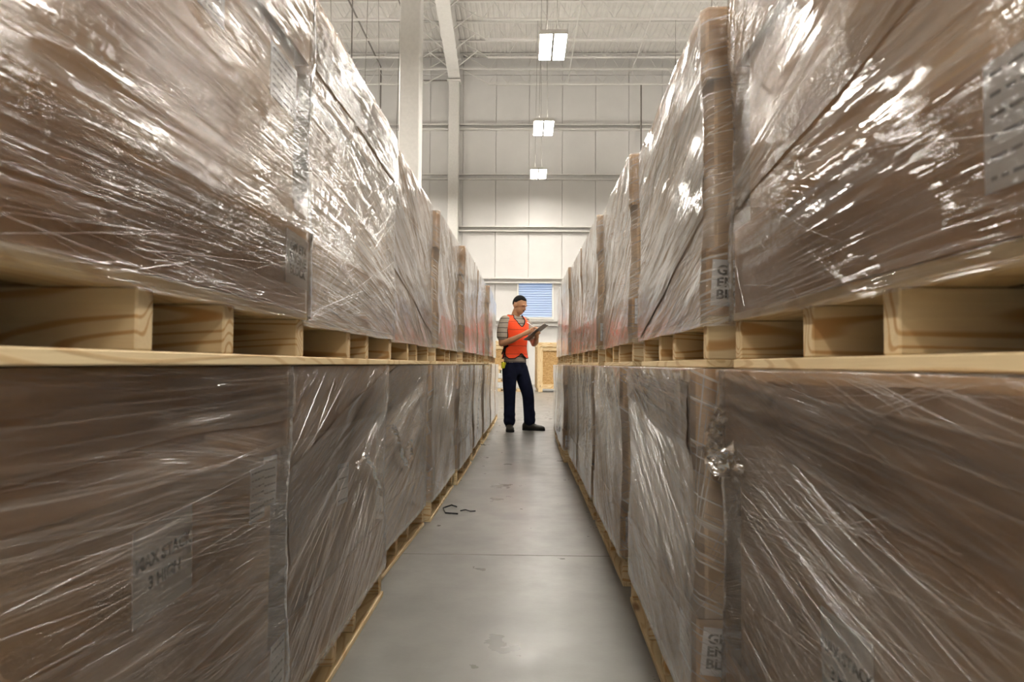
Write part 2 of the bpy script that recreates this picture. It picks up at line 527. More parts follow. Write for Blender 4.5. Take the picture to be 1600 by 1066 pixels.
# open-web joists across the hall, bottom chord stops short of the beam
JB, JT = 13.02, TOP - .03
def joist(y, zb, zt, xs, xe, label):
    t = thing('roof_joist', label, 'joist', (0, y, 0), 0, 'white open-web joists under the roof deck')
    MB().box(xs + 1.3, xe - 1.3, -.05, .05, zb, zb + .05).build('bottom_chord', STEELW, t)
    MB().box(xs, xe, -.05, .05, zt - .05, zt).build('top_chord', STEELW, t)
    n = int((xe - xs - 2.6) / 0.75)
    w = (xe - xs - 2.6) / n
    b = MB()
    b.tube([(xs + .2, 0, zt - .03), (xs + 1.3, 0, zb + .03)], .022, 6)
    b.tube([(xe - .2, 0, zt - .03), (xe - 1.3, 0, zb + .03)], .022, 6)
    for k in range(n):
        a = xs + 1.3 + k * w
        b.tube([(a, 0, zb + .03), (a + w / 2, 0, zt - .03), (a + w, 0, zb + .03)], .015, 6)
    b.build('web_bars', STEELW, t)
    return t
bays = ((-14.8, -2.85), (-2.85, 11.3))
k = 0
for y in (20.7, 22.25, 23.8, 25.3, 26.8, 27.95):
    for bi, (xs, xe) in enumerate(bays):
        joist(y, JB, JT, xs, xe, '%s roof joist counted from the back wall, %s of the roof beam' % (
            {20.7: 'sixth', 22.25: 'fifth', 23.8: 'fourth', 25.3: 'third', 26.8: 'second', 27.95: 'first'}[y], ('left', 'right')[bi]))
    # kicker braces from joists down to the beam
    if y < 27.5:
        bx = beamx(y)
        for s in (-1, 1):
            tag(MB().tube([(bx + s * .2, y, 12.68), (bx + s * 1.0, y, JB + .3)], .025, 6).build('brace', STEELW),
                'thin diagonal brace on the %s of the beam, %s joist from the wall' % (('left', '', 'right')[s + 1],
                {20.7: 'sixth', 22.25: 'fifth', 23.8: 'fourth', 25.3: 'third', 26.8: 'second'}[y]), 'brace', 'diagonal braces beside the roof beam')
for bi, (xs, xe) in enumerate(bays):
    o = joist(27.6, 12.28, 12.95, xs - .0, xe, 'lower wall truss with V webs just under the joists, %s of the column' % ('left', 'right')[bi])
    o['group'] = 'wall trusses'
# pipes and conduits
tag(MB().tube([(-6.05, 12, 13.15), (-6.05, 27.85, 13.15), (-6.05, 27.95, 13.05), (-6.05, 27.95, 0.0)], .032, 8).build('conduit', PIPE),
    'dark conduit along the roof that drops down the back wall left of the columns', 'conduit', 'wall conduits')
tag(MB().tube([(7.5, 27.95, wz(132)), (wx(1001), 27.95, wz(132)), (wx(998), 27.95, wz(134)), (wx(998), 27.95, 0.0)], .032, 8).build('conduit', PIPE),
    'dark conduit that turns down the back wall behind the right row', 'conduit', 'wall conduits')
tag(MB().tube([(wx(646), 27.95, wz(127)), (wx(700), 27.95, wz(127))], .03, 8).build('conduit', PIPE),
    'short level conduit high on the back wall between the two white columns', 'conduit', 'wall conduits')
tag(MB().tube([(1.72, 14, 12.6), (1.72, 28.1, 12.6)], .022, 8).build('bridging_rod', STEELW), 'thin white rod running under the joists right of the lamps', 'rod')
tag(MB().tube([(4.3, 14, 12.9), (4.3, 28.1, 12.9)], .022, 8).build('bridging_rod', STEELW), 'thin white rod under the joists near the right row', 'rod')
tag(MB().tube([(-5.55, 21.3, 13.5), (-5.55, 21.3, 9.9)], .02, 8).build('drop_pipe', PIPE), 'thin dark pipe hanging from the roof above the left row', 'pipe')
tag(MB().tube([(-4.4, 12, 13.3), (-4.4, 25.3, 13.3)], .025, 8).build('conduit', PIPE), 'dark conduit under the roof just left of the near column', 'conduit', 'wall conduits')

# floor joints
for y in (3.12, 12.0, 20.5):
    o = MB().box(-HX, HX, y - .004, y + .004, -.002, .0006).build('trim_%d' % (10 + int(y)), JOINT); struct(o)

# ------------------------------------------------------------------ lamps
def make_fixture():
    t = thing('high_bay_lamp', '', 'lamp', (0, 0, 0), 0, 'hanging twin-panel lamps')
    w, l = .30, .64
    b = MB()
    b.box(-w, w, -l, l, .03, .09, .006)
    for s in (-1, 1):
        b.box(s * w - .008, s * w + .008, -l, l, -.012, .05)
        b.box(-w, w, s * l - .008, s * l + .008, -.012, .05)
    b.build('housing', STEELW, t)
    MB().box(-.024, .024, -l, l, -.03, .03).build('centre_strip', PIPE, t)
    for s in (-1, 1):
        MB().box(s * .028, s * (w - .01), -l + .012, l - .012, .0, .006).build('diffuser', LAMP, t)
    MB().box(-.10, .10, -l + .04, l - .04, .091, .096).build('added_glow_panel', CEIL_GLOW, t)  # added glowing strip on the housing top, brightens the ceiling
    for s in (-1, 1):
        MB().tube([(s * .14, s * .45, .09), (s * .06, s * .3, TOP - 8.0)], .008, 5).build('hanger_wire', WIRE, t)
    return t
LZ = 8.0
lamps = []
for col, X in enumerate((.58, -4.7, 5.6, -10.0, 10.9, -15.2, 16.1)):  # side rows are unseen, added to light the lower tier of loads
    for r, Y in enumerate((15.2, 20.5, 25.5, 10.0, 4.8, -.4, -5.6, -10.8)):
        lamps.append((col, r, X + ((15.2 - Y) * .011 if col == 0 else 0), Y))
fx = make_fixture()
def copy_tree(o, parent=None):
    c = o.copy(); COL.objects.link(c); c.parent = parent
    for ch in list(o.children): copy_tree(ch, c)
    return c
for i, (c, r, X, Y) in enumerate(lamps):
    o = fx if i == 0 else copy_tree(fx)
    o.location = (X, Y, LZ)
    nm = ['third', 'second', 'first', 'fourth', 'fifth', 'sixth', 'seventh', 'eighth'][r]
    if c == 0 and r < 3:
        o['label'] = ['nearest and largest lit twin-panel lamp hanging over the aisle', 'middle lit twin-panel lamp of the three in view', 'farthest and smallest lit twin-panel lamp near the back wall'][r]
    else:
        o['label'] = '%s lamp from the back wall, unseen over %s' % (nm, ['the aisle', 'the left row', 'the right row', 'the second lamp row left of the aisle', 'the second lamp row right of the aisle', 'the far left of the hall', 'the far right of the hall'][c])

# ------------------------------------------------------------------ lettering
def text_mesh(txt, size, mat, depth=.0004, bold=.03):
    cu = bpy.data.curves.new('lettering', 'FONT')
    cu.body = txt; cu.size = size; cu.align_x = 'LEFT' if txt.startswith('GM\n') else 'CENTER'; cu.align_y = 'CENTER'
    cu.extrude = depth; cu.offset = bold * size; cu.space_line = 1.3 if 'STACK' in txt else .92; cu.resolution_u = 3
    ob = bpy.data.objects.new('lettering', cu)
    COL.objects.link(ob)
    bpy.context.view_layer.update()
    me = bpy.data.meshes.new_from_object(ob.evaluated_get(bpy.context.evaluated_depsgraph_get()))
    me.name = 'lettering'
    for v_ in me.vertices: v_.co.x *= 1.12
    bpy.data.objects.remove(ob)
    me.materials.clear(); me.materials.append(mat)
    return me
_txt = {}
def paper(parent, face, a, z, w, h, txt=None, size=.02, tilt=0.0, lines=0, W=1.06, off=0.0, label=None, seed=0, logo=False):
    """face: 'front' (outward +x, a = local y), 'yneg' (a = local x), 'ypos' (a = local x)"""
    if face == 'front':
        M = Matrix.Translation((off + .0012, a, z)) @ Matrix(((0, 0, 1, 0), (1, 0, 0, 0), (0, 1, 0, 0), (0, 0, 0, 1)))
    elif face == 'yneg':
        M = Matrix.Translation((a, -W / 2 - .0012 - off, z)) @ Matrix(((1, 0, 0, 0), (0, 0, -1, 0), (0, 1, 0, 0), (0, 0, 0, 1)))
    else:
        M = Matrix.Translation((a, W / 2 + .0012 + off, z)) @ Matrix(((-1, 0, 0, 0), (0, 0, 1, 0), (0, 1, 0, 0), (0, 0, 0, 1)))
    M = M @ Matrix.Rotation(R(tilt), 4, 'Z')
    b = MB().box(-w / 2, w / 2, -h / 2, h / 2, -.0004, .0004)
    p = b.build('paper_label', PAPER, parent)
    p.matrix_local = M
    if label: p['label'] = label
    if txt:
        key = (txt, size)
        if key not in _txt: _txt[key] = text_mesh(txt, size, INK)
        t = link('lettering', _txt[key], p)
        t.location = ((-w / 2 + .010) if txt.startswith('GM\n') else 0, 0, .0008)
    if lines:
        r = random.Random(seed)
        b = MB()
        for k in range(lines):
            yy = h * (.40 - .8 * k / max(1, lines - 1))
            xx = -w * .42
            while xx < w * .36:
                l = w * r.uniform(.06, .22)
                b.box(xx, min(xx + l, w * .42), yy - h * .016, yy + h * .016, .0004, .0008)
                xx += l + w * .05
        b.build('printed_lines', INKGREY, p)
    return p

# ------------------------------------------------------------------ pallet and carton parts (shared meshes)
W, D = 1.06, 1.20
PH = 0.113
_m = {}
def shared():
    st = []
    for k in range(4):
        r = random.Random(k)
        st.append(MB().box(-D, -.001 - .003 * k % .004, -.019, .019, 0, .078, .0025).mesh('stringer', WOODX))
    _m['stringer'] = st
    _m['bottom'] = [MB().box(-.095, .0, -W / 2, W / 2, 0, .018, .002).mesh('bottom_board', WOODY),
                    MB().box(-.14, .0, -W / 2, W / 2, 0, .018, .002).mesh('bottom_board', WOODY)]
    _m['deck'] = [MB().box(-.13, 0, -W / 2, W / 2, 0, .017, .002).mesh('deck_board', WOODY),
                  MB().box(-.09, 0, -W / 2, W / 2, 0, .017, .002).mesh('deck_board', WOODY)]
shared()

def wavy_cap(z0, z1, out, thick, closed_top, closed_bot, seed, mat, name, wob=.004):
    """hollow carton ring: lid (closed on top), sleeve, tray (closed below); soft corners, slight bulge"""
    r = np.random.RandomState(seed)
    hw, x0, x1 = W / 2 - .008 + out, -D + .01 - out, -.008 + out
    def ring(o, n=10):
        pts = []
        cs = [(x1 + o, -hw - o), (x1 + o, hw + o), (x0 - o, hw + o), (x0 - o, -hw - o)]
        for i in range(4):
            a = np.array(cs[i]); b = np.array(cs[(i + 1) % 4])
            L = np.linalg.norm(b - a); d = (b - a) / L
            c = .006
            for s in np.concatenate(([c], np.linspace(.08, L - .08, n - 2), [L - c])):
                pts.append(a + d * s)
        return pts
    def push(p, u, amt):  # outward bulge
        return p
    nz = 5
    zs = np.linspace(z0, z1, nz)
    ph = r.uniform(0, 6.28, 8)
    vs = []; fs = []
    base = ring(0)
    n = len(base)
    for z in zs:
        for k, p in enumerate(base):
            side = k // 10
            nrm = [(1, 0), (0, 1), (-1, 0), (0, -1)][side]
            u = (k % 10) / 9.0
            b = wob * math.sin(math.pi * u) * (.5 + .5 * math.sin(ph[side] + z * 9 + u * 4)) * .5
            vs.append((p[0] + nrm[0] * b, p[1] + nrm[1] * b, z + .0015 * math.sin(ph[4 + side] + u * 5)))
    for j in range(nz - 1):
        for k in range(n):
            k2 = (k + 1) % n
            fs.append((j * n + k, j * n + k2, (j + 1) * n + k2, (j + 1) * n + k))
    # inner wall
    inner = ring(-thick)
    zi0 = z0 if not closed_bot else z0 + thick
    zi1 = z1 if not closed_top else z1 - thick
    o0 = len(vs)
    for z in (zi0, zi1):
        for p in inner: vs.append((p[0], p[1], z))
    for k in range(n):
        k2 = (k + 1) % n
        fs.append((o0 + k, o0 + n + k, o0 + n + k2, o0 + k2))
        if not closed_bot: fs.append((k, o0 + k, o0 + k2, k2))
        if not closed_top: fs.append(((nz - 1) * n + k, (nz - 1) * n + k2, o0 + n + k2, o0 + n + k))
    if closed_top:
        fs.append(tuple((nz - 1) * n + k for k in range(n))); fs.append(tuple(o0 + n + k for k in range(n))[::-1])
    if closed_bot:
        fs.append(tuple(range(n))[::-1]); fs.append(tuple(o0 + k for k in range(n)))
    return MB().add(vs, fs).mesh(name, mat)

# ------------------------------------------------------------------ stretch film
def _hash(ix, iy, seed):
    h = (ix.astype(np.int64) * 374761393 + iy.astype(np.int64) * 668265263 + seed * 1442695041) & 0xffffffff
    h = ((h ^ (h >> 13)) * 1274126177) & 0xffffffff
    return ((h ^ (h >> 16)) & 0xffff) / 65535.0
def vnoise(x, y, seed):
    ix, iy = np.floor(x), np.floor(y)
    fx_, fy = x - ix, y - iy
    fx_ = fx_ * fx_ * (3 - 2 * fx_); fy = fy * fy * (3 - 2 * fy)
    a = _hash(ix, iy, seed); b = _hash(ix + 1, iy, seed); c = _hash(ix, iy + 1, seed); d = _hash(ix + 1, iy + 1, seed)
    return (a * (1 - fx_) + b * fx_) * (1 - fy) + (c * (1 - fx_) + d * fx_) * fy

def st_coords(P, V, spec):
    if spec[0] == 'line':
        a = R(spec[1]); c, s = math.cos(a), math.sin(a)
        bend = .03 * np.sin(P * 3.1 + spec[1])
        return P * c + V * s, -P * s + V * c + bend
    pu, pv, k = spec[1:4]         # fan gathered at a point (k metres is the radius where spacing is 1:1)
    du, dv = P - pu, V - pv
    r = np.sqrt(du * du + dv * dv) + .02
    return r, np.arctan2(dv, du) * k

def film_mesh(zb, zl, zt, zm0, zm1, nf, ne, nv, sa, sb, seed, mat, amp=1.0, slant=0.0, near=-1):
    """film ring round tray (zb..zm0), sleeve and lid (zm1..zt).  p runs along the perimeter, v up."""
    e = .0065
    hw = W / 2 + e
    xf, xb = e, -D - e
    c = .012
    segs = []
    def seg(a, b, n):
        a = np.array(a, float); b = np.array(b, float)
        for t in np.linspace(0, 1, n, endpoint=False): segs.append((a + (b - a) * t))
    # start at the middle of the back
    seg((xb, 0), (xb, -hw + c), 6)
    seg((xb, -hw + c), (xb + c, -hw), 2)
    na, nb = (ne, 6) if near < 0 else (6, ne)
    seg((xb + c, -hw), (xf - c, -hw), na); seg((xf - c, -hw), (xf, -hw + c), 2)
    seg((xf, -hw + c), (xf, hw - c), nf); seg((xf, hw - c), (xf - c, hw), 2)
    seg((xf - c, hw), (xb + c, hw), nb); seg((xb + c, hw), (xb, hw - c), 2)
    seg((xb, hw - c), (xb, 0), 6)
    segs.append(np.array((xb, 0.0)))
    S = np.array(segs)
    n = len(S)
    dl = np.linalg.norm(np.diff(S, axis=0), axis=1)
    p = np.concatenate(([0], np.cumsum(dl)))
    # shift so that p = 0 at the middle of the front
    ifr = np.argmin(np.abs(S[:, 1]) + (S[:, 0] < xf - .001) * 9)
    p = p - (p[ifr] - S[ifr, 1])
    T = np.gradient(S, axis=0); T /= np.linalg.norm(T, axis=1)[:, None]
    N = np.stack((T[:, 1], -T[:, 0]), axis=1)
    v = np.linspace(0, 1, nv)
    P = np.repeat(p[None, :], nv, 0)
    yf = np.clip(S[:, 1] / hw, -1, 1)
    zlow = zb + slant * yf * .5 + .006 * (vnoise(p * 4, p * 0, seed) - .5)
    Z = zlow[None, :] + v[:, None] * (zt - zlow[None, :])
    h = np.zeros_like(P)
    for i, (sp, w_) in enumerate(((sa, 1.0), (sb, .8))):
        s, t = st_coords(P, Z, sp)
        for fr, am, ss in ((14, .0042, .9), (34, .0024, 2.4), (70, .0011, 5.0)):
            nn = vnoise(s * ss + 9 * i, t * fr, seed + i * 17 + int(fr))
            rg = (1 - np.abs(2 * nn - 1)) ** 3
            gate = np.clip(vnoise(s * 1.3, t * 4, seed + 5 + i + int(fr)) * 2.2 - .6, 0, 1)
            h += am * rg * gate * w_
    h += .008 * vnoise(P * 3.1, Z * 4.0, seed + 91) * vnoise(P * 1.3, Z * 1.7, seed + 92)
    h *= amp * .75
    # taut span between tray and lid sags inwards a little; below the carton it draws in over the deck boards
    mid = np.clip((Z - zm0) / (zm1 - zm0), 0, 1)
    h -= .009 * np.sin(math.pi * mid) ** .6
    front = (np.abs(N[:, 0] - 1) < .2)
    X = S[None, :, 0] + N[None, :, 0] * h
    Y = S[None, :, 1] + N[None, :, 1] * h
    V3 = np.stack((X, Y, Z), axis=2).reshape(-1, 3)
    # top hem folded over the lid
    hem = []
    for f_, dz in ((.03, .004), (.12, .003), (.2, .0025)):
        cx, cy = -D / 2, 0
        q = S.copy()
        q[:, 0] = cx + (S[:, 0] - cx) * (1 - f_ / .6)
        q[:, 1] = cy + (S[:, 1] - cy) * (1 - f_ / .53)
        hem.append(np.column_stack((q, np.full(n, zt + dz * .5))))
    V3 = np.vstack([V3] + hem)
    rows = nv + 3
    idx = np.arange(rows * n).reshape(rows, n)
    F = np.stack((idx[:-1, :-1], idx[:-1, 1:], idx[1:, 1:], idx[1:, :-1]), axis=2).reshape(-1, 4)
    me = bpy.data.meshes.new('stretch_film')
    me.vertices.add(len(V3)); me.vertices.foreach_set('co', V3.astype(np.float32).ravel())
    me.loops.add(F.size); me.loops.foreach_set('vertex_index', F.astype(np.int32).ravel())
    me.polygons.add(len(F))
    me.polygons.foreach_set('loop_start', np.arange(0, F.size, 4, dtype=np.int32))
    me.polygons.foreach_set('loop_total', np.full(len(F), 4, dtype=np.int32))
    me.update(calc_edges=True)
    me.polygons.foreach_set('use_smooth', np.ones(len(F), bool))
    PP = np.vstack((P, np.repeat(p[None, :], 3, 0)))
    ZZ = np.vstack((Z, np.stack([np.full(n, zt + k * .07) for k in (.5, 1.5, 2.5)])))
    li = F.ravel()
    for nm, sp in (('wrap_a', sa), ('wrap_b', sb), ('face', None)):
        uv = me.uv_layers.new(name=nm)
        if sp is None: s, t = PP, ZZ
        else: s, t = st_coords(PP, ZZ, sp)
        s = s + seed * 1.37; t = t + seed * .77
        arr = np.stack((s.ravel()[li], t.ravel()[li]), axis=1).astype(np.float32)
        uv.data.foreach_set('uv', arr.ravel())
    me.materials.append(mat)
    fr = np.where((S[:, 0] > xf - .004) & (np.abs(S[:, 1]) < hw))[0]
    grid = (S[fr, 1], Z[:, fr], X[:, fr])
    return me, grid

def film_x(grid, y, z):
    ys, Zg, Xg = grid
    i = int(np.clip(np.searchsorted(ys, y), 1, len(ys) - 1))
    f = (y - ys[i - 1]) / (ys[i] - ys[i - 1] + 1e-9); f = min(max(f, 0), 1)
    col = Zg[:, i]
    t = (z - col[0]) / (col[-1] - col[0]) * (len(col) - 1)
    j = int(min(max(t, 0), len(col) - 2)); g = min(max(t - j, 0), 1)
    a = Xg[j, i - 1] * (1 - f) + Xg[j, i] * f
    b = Xg[j + 1, i - 1] * (1 - f) + Xg[j + 1, i] * f
    return a * (1 - g) + b * g

def creases(t, grid, sa, sb, n, zb, zt, seed, rmin=.00035, rmax=.0011):
    """gathered folds of film: thin raised threads lying on the wrap"""
    r = random.Random(seed)
    vs = []; fs = []
    hw = W / 2
    centres = [(r.uniform(-hw, hw), r.uniform(zb, zt)) for _ in range(max(6, n // 12))]
    for k in range(n):
        cy_, cz_ = r.choice(centres)
        y = min(max(cy_ + r.gauss(0, .16), -hw), hw); z = min(max(cz_ + r.gauss(0, .07), zb + .01), zt - .005)
        sp = sa if r.random() < .68 else sb
        if sp[0] == 'line':
            a = R(sp[1] + r.gauss(0, 3.5))
        else:
            a = math.atan2(z - sp[2], y - sp[1]) + r.gauss(0, .03)
        if math.cos(a) < 0: a += math.pi
        Ln = r.uniform(.05, .22) if r.random() < .6 else r.uniform(.2, .7)
        rad = r.uniform(rmin, rmax) * (.6 if r.random() < .6 else 1)
        m = max(5, int(Ln / .022))
        cur = r.gauss(0, .05)
        pts = []
        for i in range(m + 1):
            q = i / m - .5
            yy = y + math.cos(a) * q * Ln
            zz = z + math.sin(a) * q * Ln + cur * q * q * Ln * .3 + .0003 * math.sin(i * 1.3 + k)
            if abs(yy) > hw or zz < zb or zz > zt: continue
            pts.append((yy, zz))
        if len(pts) < 4: continue
        base = len(vs)
        N = len(pts)
        for i, (yy, zz) in enumerate(pts):
            xx = film_x(grid, yy, zz) + .0004
            w_ = rad * (math.sin(math.pi * (i + .35) / (N - .3)) ** .5)
            ca, sa_ = math.cos(a), math.sin(a)
            for (u, h) in ((-1.2, 0), (-.75, .8), (0, 1.15), (.75, .8), (1.2, 0)):
                vs.append((xx + h * w_, yy - sa_ * u * w_, zz + ca * u * w_))
        for i in range(N - 1):
            for q in range(4):
                c = base + i * 5 + q
                fs.append((c, c + 1, c + 6, c + 5))
    me = bpy.data.meshes.new('film_creases'); me.from_pydata(vs, [], fs)
    me.materials.append(CREASE); me.polygons.foreach_set('use_smooth', [True] * len(me.polygons))
    o = link('film_creases', me, t); o['kind'] = 'stuff'
    return o

def film_band(t, grid, y0, z0, y1, z1, wid, seed, w1=None, zb=.09, zt=.853):
    """a second lap of film crossing the face"""
    n, m = 90, 34
    w1 = w1 or wid
    a = math.atan2(z1 - z0, y1 - y0); ca, sa_ = math.cos(a), math.sin(a)
    L_ = math.hypot(y1 - y0, z1 - z0)
    uv = np.zeros(((n + 1) * (m + 1), 2)); vs = []
    hw = W / 2 + .004
    for i in range(n + 1):
        q = i / n; w_ = wid + (w1 - wid) * q
        for j in range(m + 1):
            u = (j / m - .5) * w_ + .006 * math.sin(q * 9 + seed)
            yy = y0 + (y1 - y0) * q - sa_ * u; zz = z0 + (z1 - z0) * q + ca * u
            yy = min(max(yy, -hw), hw); zz = min(max(zz, zb), zt)
            e = .0022 + .0028 * float(vnoise(np.array([q * 5.0]), np.array([u * 70 + seed]), seed)[0]) ** 2
            vs.append((film_x(grid, yy, zz) + e, yy, zz))
            uv[i * (m + 1) + j] = (q * L_ + seed, u + seed * .3)
    fs = [(i * (m + 1) + j, (i + 1) * (m + 1) + j, (i + 1) * (m + 1) + j + 1, i * (m + 1) + j + 1) for i in range(n) for j in range(m)]
    me = bpy.data.meshes.new('film_band'); me.from_pydata(vs, [], fs)
    li = np.empty(len(me.loops), np.int32); me.loops.foreach_get('vertex_index', li)
    for nm in ('wrap_a', 'wrap_b', 'face'):
        l = me.uv_layers.new(name=nm); l.data.foreach_set('uv', uv[li].astype(np.float32).ravel())
    me.materials.append(FILMB); me.polygons.foreach_set('use_smooth', [True] * len(me.polygons))
    return link('film_band', me, t)

# ------------------------------------------------------------------ one wrapped load
H_LOW, H_UP = 0.740, 0.738
ORD = ['nearest', 'second', 'third', 'fourth', 'fifth', 'sixth', 'seventh', 'eighth', 'ninth']
caps = {}
def cap_mesh(kind, z0, z1, out, v, top, bot, mat, name):
    key = (kind, v, round(z0, 3), round(z1, 3))
    if key not in caps: caps[key] = wavy_cap(z0, z1, out, .006, top, bot, v * 7 + len(kind), mat, name)
    return caps[key]

def load(side, tier, idx, y0, xn, xf, sa, sb, res, h=None, lidh=.17, slant=0.0, amp=1.0, film=None, extra=None, tray=.17, label_bits='', bands=()):
    s = 1 if side == 'left' else -1
    base = 0.0 if tier == 'lower' else 0.857
    ang = math.atan2(-(xf - xn), W)            # front face runs from xn at the near end to xf at the far end
    cx = (xn + xf) / 2; cy = y0 + W / 2
    rz = (ang if s > 0 else math.pi + ang)
    lab = '%s film-wrapped carton load%s in the %s tier of the %s row%s' % (
        ORD[idx], ' from the camera' if idx else '', tier, side, label_bits)
    t = thing('wrapped_pallet_load', lab, 'pallet load', (cx, cy, base), rz, 'wrapped pallet loads of the %s row' % side)
    near = -s
    r = random.Random(idx * 13 + (5 if tier == 'lower' else 0) + (77 if side == 'left' else 0))
    for k, y in enumerate((-W / 2 + .02, -.09, .15, W / 2 - .02)):
        yy = y if s > 0 else -y
        link('stringer', _m['stringer'][k], t, (-.0 - r.uniform(0, .008), yy, .018))
    link('bottom_board', _m['bottom'][0], t, (r.uniform(-.002, .002), 0, 0))
    link('bottom_board', _m['bottom'][1], t, (-D / 2 + .07, 0, 0))
    link('bottom_board', _m['bottom'][0], t, (-D + .095, 0, 0))
    link('deck_board', _m['deck'][0], t, (r.uniform(-.002, .001), 0, .096))
    for q in (.22, .40, .58, .76, .94): link('deck_board', _m['deck'][1], t, (-q, 0, .096))
    link('deck_board', _m['deck'][0], t, (-D + .13, 0, .096))
    z0 = PH + .0005
    H = h or (H_LOW if tier == 'lower' else .735)
    z1 = z0 + H
    zt = z0 + tray; zl = z1 - lidh
    v = idx % 4
    link('carton_tray', cap_mesh('tray', z0, zt, .006, v, False, True, CARD, 'carton_tray'), t)
    link('carton_sleeve', cap_mesh('sleeve', z0 + .007, z1 - .008, -.018, v, False, False, CARD2, 'carton_sleeve'), t)
    link('carton_lid', cap_mesh('lid', zl, z1, .006, v, True, False, CARD, 'carton_lid'), t)
    nf, ne, nv = res
    f, grid = film_mesh(PH - (.024 if tier == 'upper' else .006), 0, z1 + .0015, zt, zl, nf, ne, nv, sa, sb, idx * 31 + (7 if tier == 'lower' else 3) + (100 if side == 'left' else 0),
                  film or (FILM if tier == 'upper' else FILML), amp, slant, near)
    fo = link('stretch_film', f, t)
    nc = {0: 280, 1: 330, 2: 260, 3: 160, 4: 90}.get(idx, 0)
    if nc: creases(fo, grid, sa, sb, nc, PH - .015, z1, idx * 5 + (900 if side == 'left' else 300) + (50 if tier == 'lower' else 0), *((.00022, .0006) if idx == 0 else (.0005, .0013)))
    for q, (ya, za, yb, zb_, w0_, w1_) in enumerate(bands):
        ya -= cy; yb -= cy
        if s < 0: ya, yb = -ya, -yb
        film_band(fo, grid, ya, za - base, yb, zb_ - base, w0_, 3 + q * 7 + idx, w1_, PH - .01, z1 - .001)
    if extra: extra(t, near, z0, z1)
    return t

HI, MD, LO, XL = (170, 40, 170), (90, 30, 120), (44, 16, 80), (24, 10, 50)
L = lambda a: ('line', a)
FAN = lambda u, v, k=.35: ('fan', u, v, k)
GM = 'GM\nENGINE\nBLOCK'
def nearlabel(tilt=0, dz=.02, w=.13, hh=.10):
    def fn(t, near, z0, z1):
        s = -near
        face = 'yneg' if near < 0 else 'ypos'
        paper(t, face, -.012 - w / 2, z0 + .085 + dz, w, hh, GM, .0285, tilt, off=-.002)
    return fn

# ---- left row, lower tier
def l1l(t, near, z0, z1):
    cy = t.location.y
    paper(t, 'front', .998 - cy, .569, .165, .131, 'MAX STACK\n3 HIGH', .025, 2, off=-.0245, label='white paper reading MAX STACK 3 HIGH')
    paper(t, 'front', 1.35 - cy, .603, .075, .105, lines=7, off=-.0245, seed=1)
    paper(t, 'front', 1.415 - cy, .618, .075, .10, lines=6, off=-.0245, seed=2, tilt=-3)
    paper(t, 'front', 1.41 - cy, .235, .08, .12, lines=6, off=-.0, seed=3)
def tail(t, pts, r0=.006, seed=1):
    """crumpled ribbon of loose film hanging from the wrap"""
    rr = random.Random(seed + len(pts))
    P = [Vector(p) for p in pts]; Q = []
    for i in range(len(P) - 1):
        for q in range(8): Q.append(P[i].lerp(P[i + 1], q / 8))
    Q.append(P[-1])
    nw = 7
    vs = []; fs = []; uv = []
    L_ = 0
    for i, q in enumerate(Q):
        d = (Q[min(i + 1, len(Q) - 1)] - Q[max(i - 1, 0)]).normalized()
        a_ = Vector((1, 0, 0)).cross(d).normalized()
        w_ = r0 * 2.2 * (.6 + .6 * abs(math.sin(i * .9 + seed)))
        for k in range(nw):
            u = (k / (nw - 1) - .5) * 2
            vs.append(q + a_ * (u * w_) + Vector((r0 * 1.1 * math.sin(u * 5 + i * .8) + rr.uniform(-.12, .12) * r0, 0, rr.uniform(-.2, .2) * r0)))
            uv.append((i * .012, u * w_ * 2))
        if i:
            for k in range(nw - 1):
                a = (i - 1) * nw + k
                fs.append((a, a + 1, a + nw + 1, a + nw))
    me = bpy.data.meshes.new('film_tail'); me.from_pydata([v[:] for v in vs], [], fs)
    for nm in ('wrap_a', 'wrap_b', 'face'):
        l = me.uv_layers.new(name=nm)
        for lp in me.loops: l.data[lp.index].uv = uv[lp.vertex_index]
    me.materials.append(FILMT); me.polygons.foreach_set('use_smooth', [True] * len(me.polygons))
    link('film_tail', me, t)
def l2l(t, near, z0, z1):
    cy = t.location.y
    paper(t, 'front', 2.06 - cy, .50, .12, .12, lines=4, off=-.0245, seed=4, tilt=-4)
    tail(t, [(.012, .05, .55), (.014, .15, .57), (.016, .25, .52), (.014, .33, .46), (.012, .40, .42)], .004)
def l4l(t, near, z0, z1):
    tail(t, [(.014, -.30, .60), (.018, -.22, .56), (.02, -.18, .50), (.018, -.10, .44), (.02, -.02, .40), (.02, .08, .43), (.02, .05, .50), (.02, -.04, .48)], .006)
load('left', 'lower', 0, .40, -.495, -.502, L(-4), L(-8), HI, bands=((.40, .80, 1.46, .80, .10, .10),), lidh=.165, extra=l1l)
load('left', 'lower', 1, 1.50, -.520, -.520, L(25), L(38), HI, bands=((1.5, .52, 2.6, .80, .22, .12),), extra=l2l)
load('left', 'lower', 2, 2.60, -.565, -.527, L(15), FAN(.5, .55), HI, bands=((2.6, .70, 3.7, .88, .2, .12),), extra=l4l, film=FILMY)
load('left', 'lower', 3, 3.74, -.505, -.490, FAN(-.45, .2), L(40), MD, film=FILMY)
load('left', 'lower', 4, 4.88, -.470, -.455, FAN(-.5, .75), L(70), MD, film=FILMY)
load('left', 'lower', 5, 6.12, -.455, -.452, L(50), L(20), LO, film=FILMY)
load('left', 'lower', 6, 7.36, -.440, -.430, L(60), L(15), LO, film=FILMY)
load('left', 'lower', 7, 8.62, -.430, -.425, L(55), L(10), XL, film=FILMY)
load('left', 'lower', 8, 9.86, -.425, -.425, L(70), L(0), XL, film=FILMY)
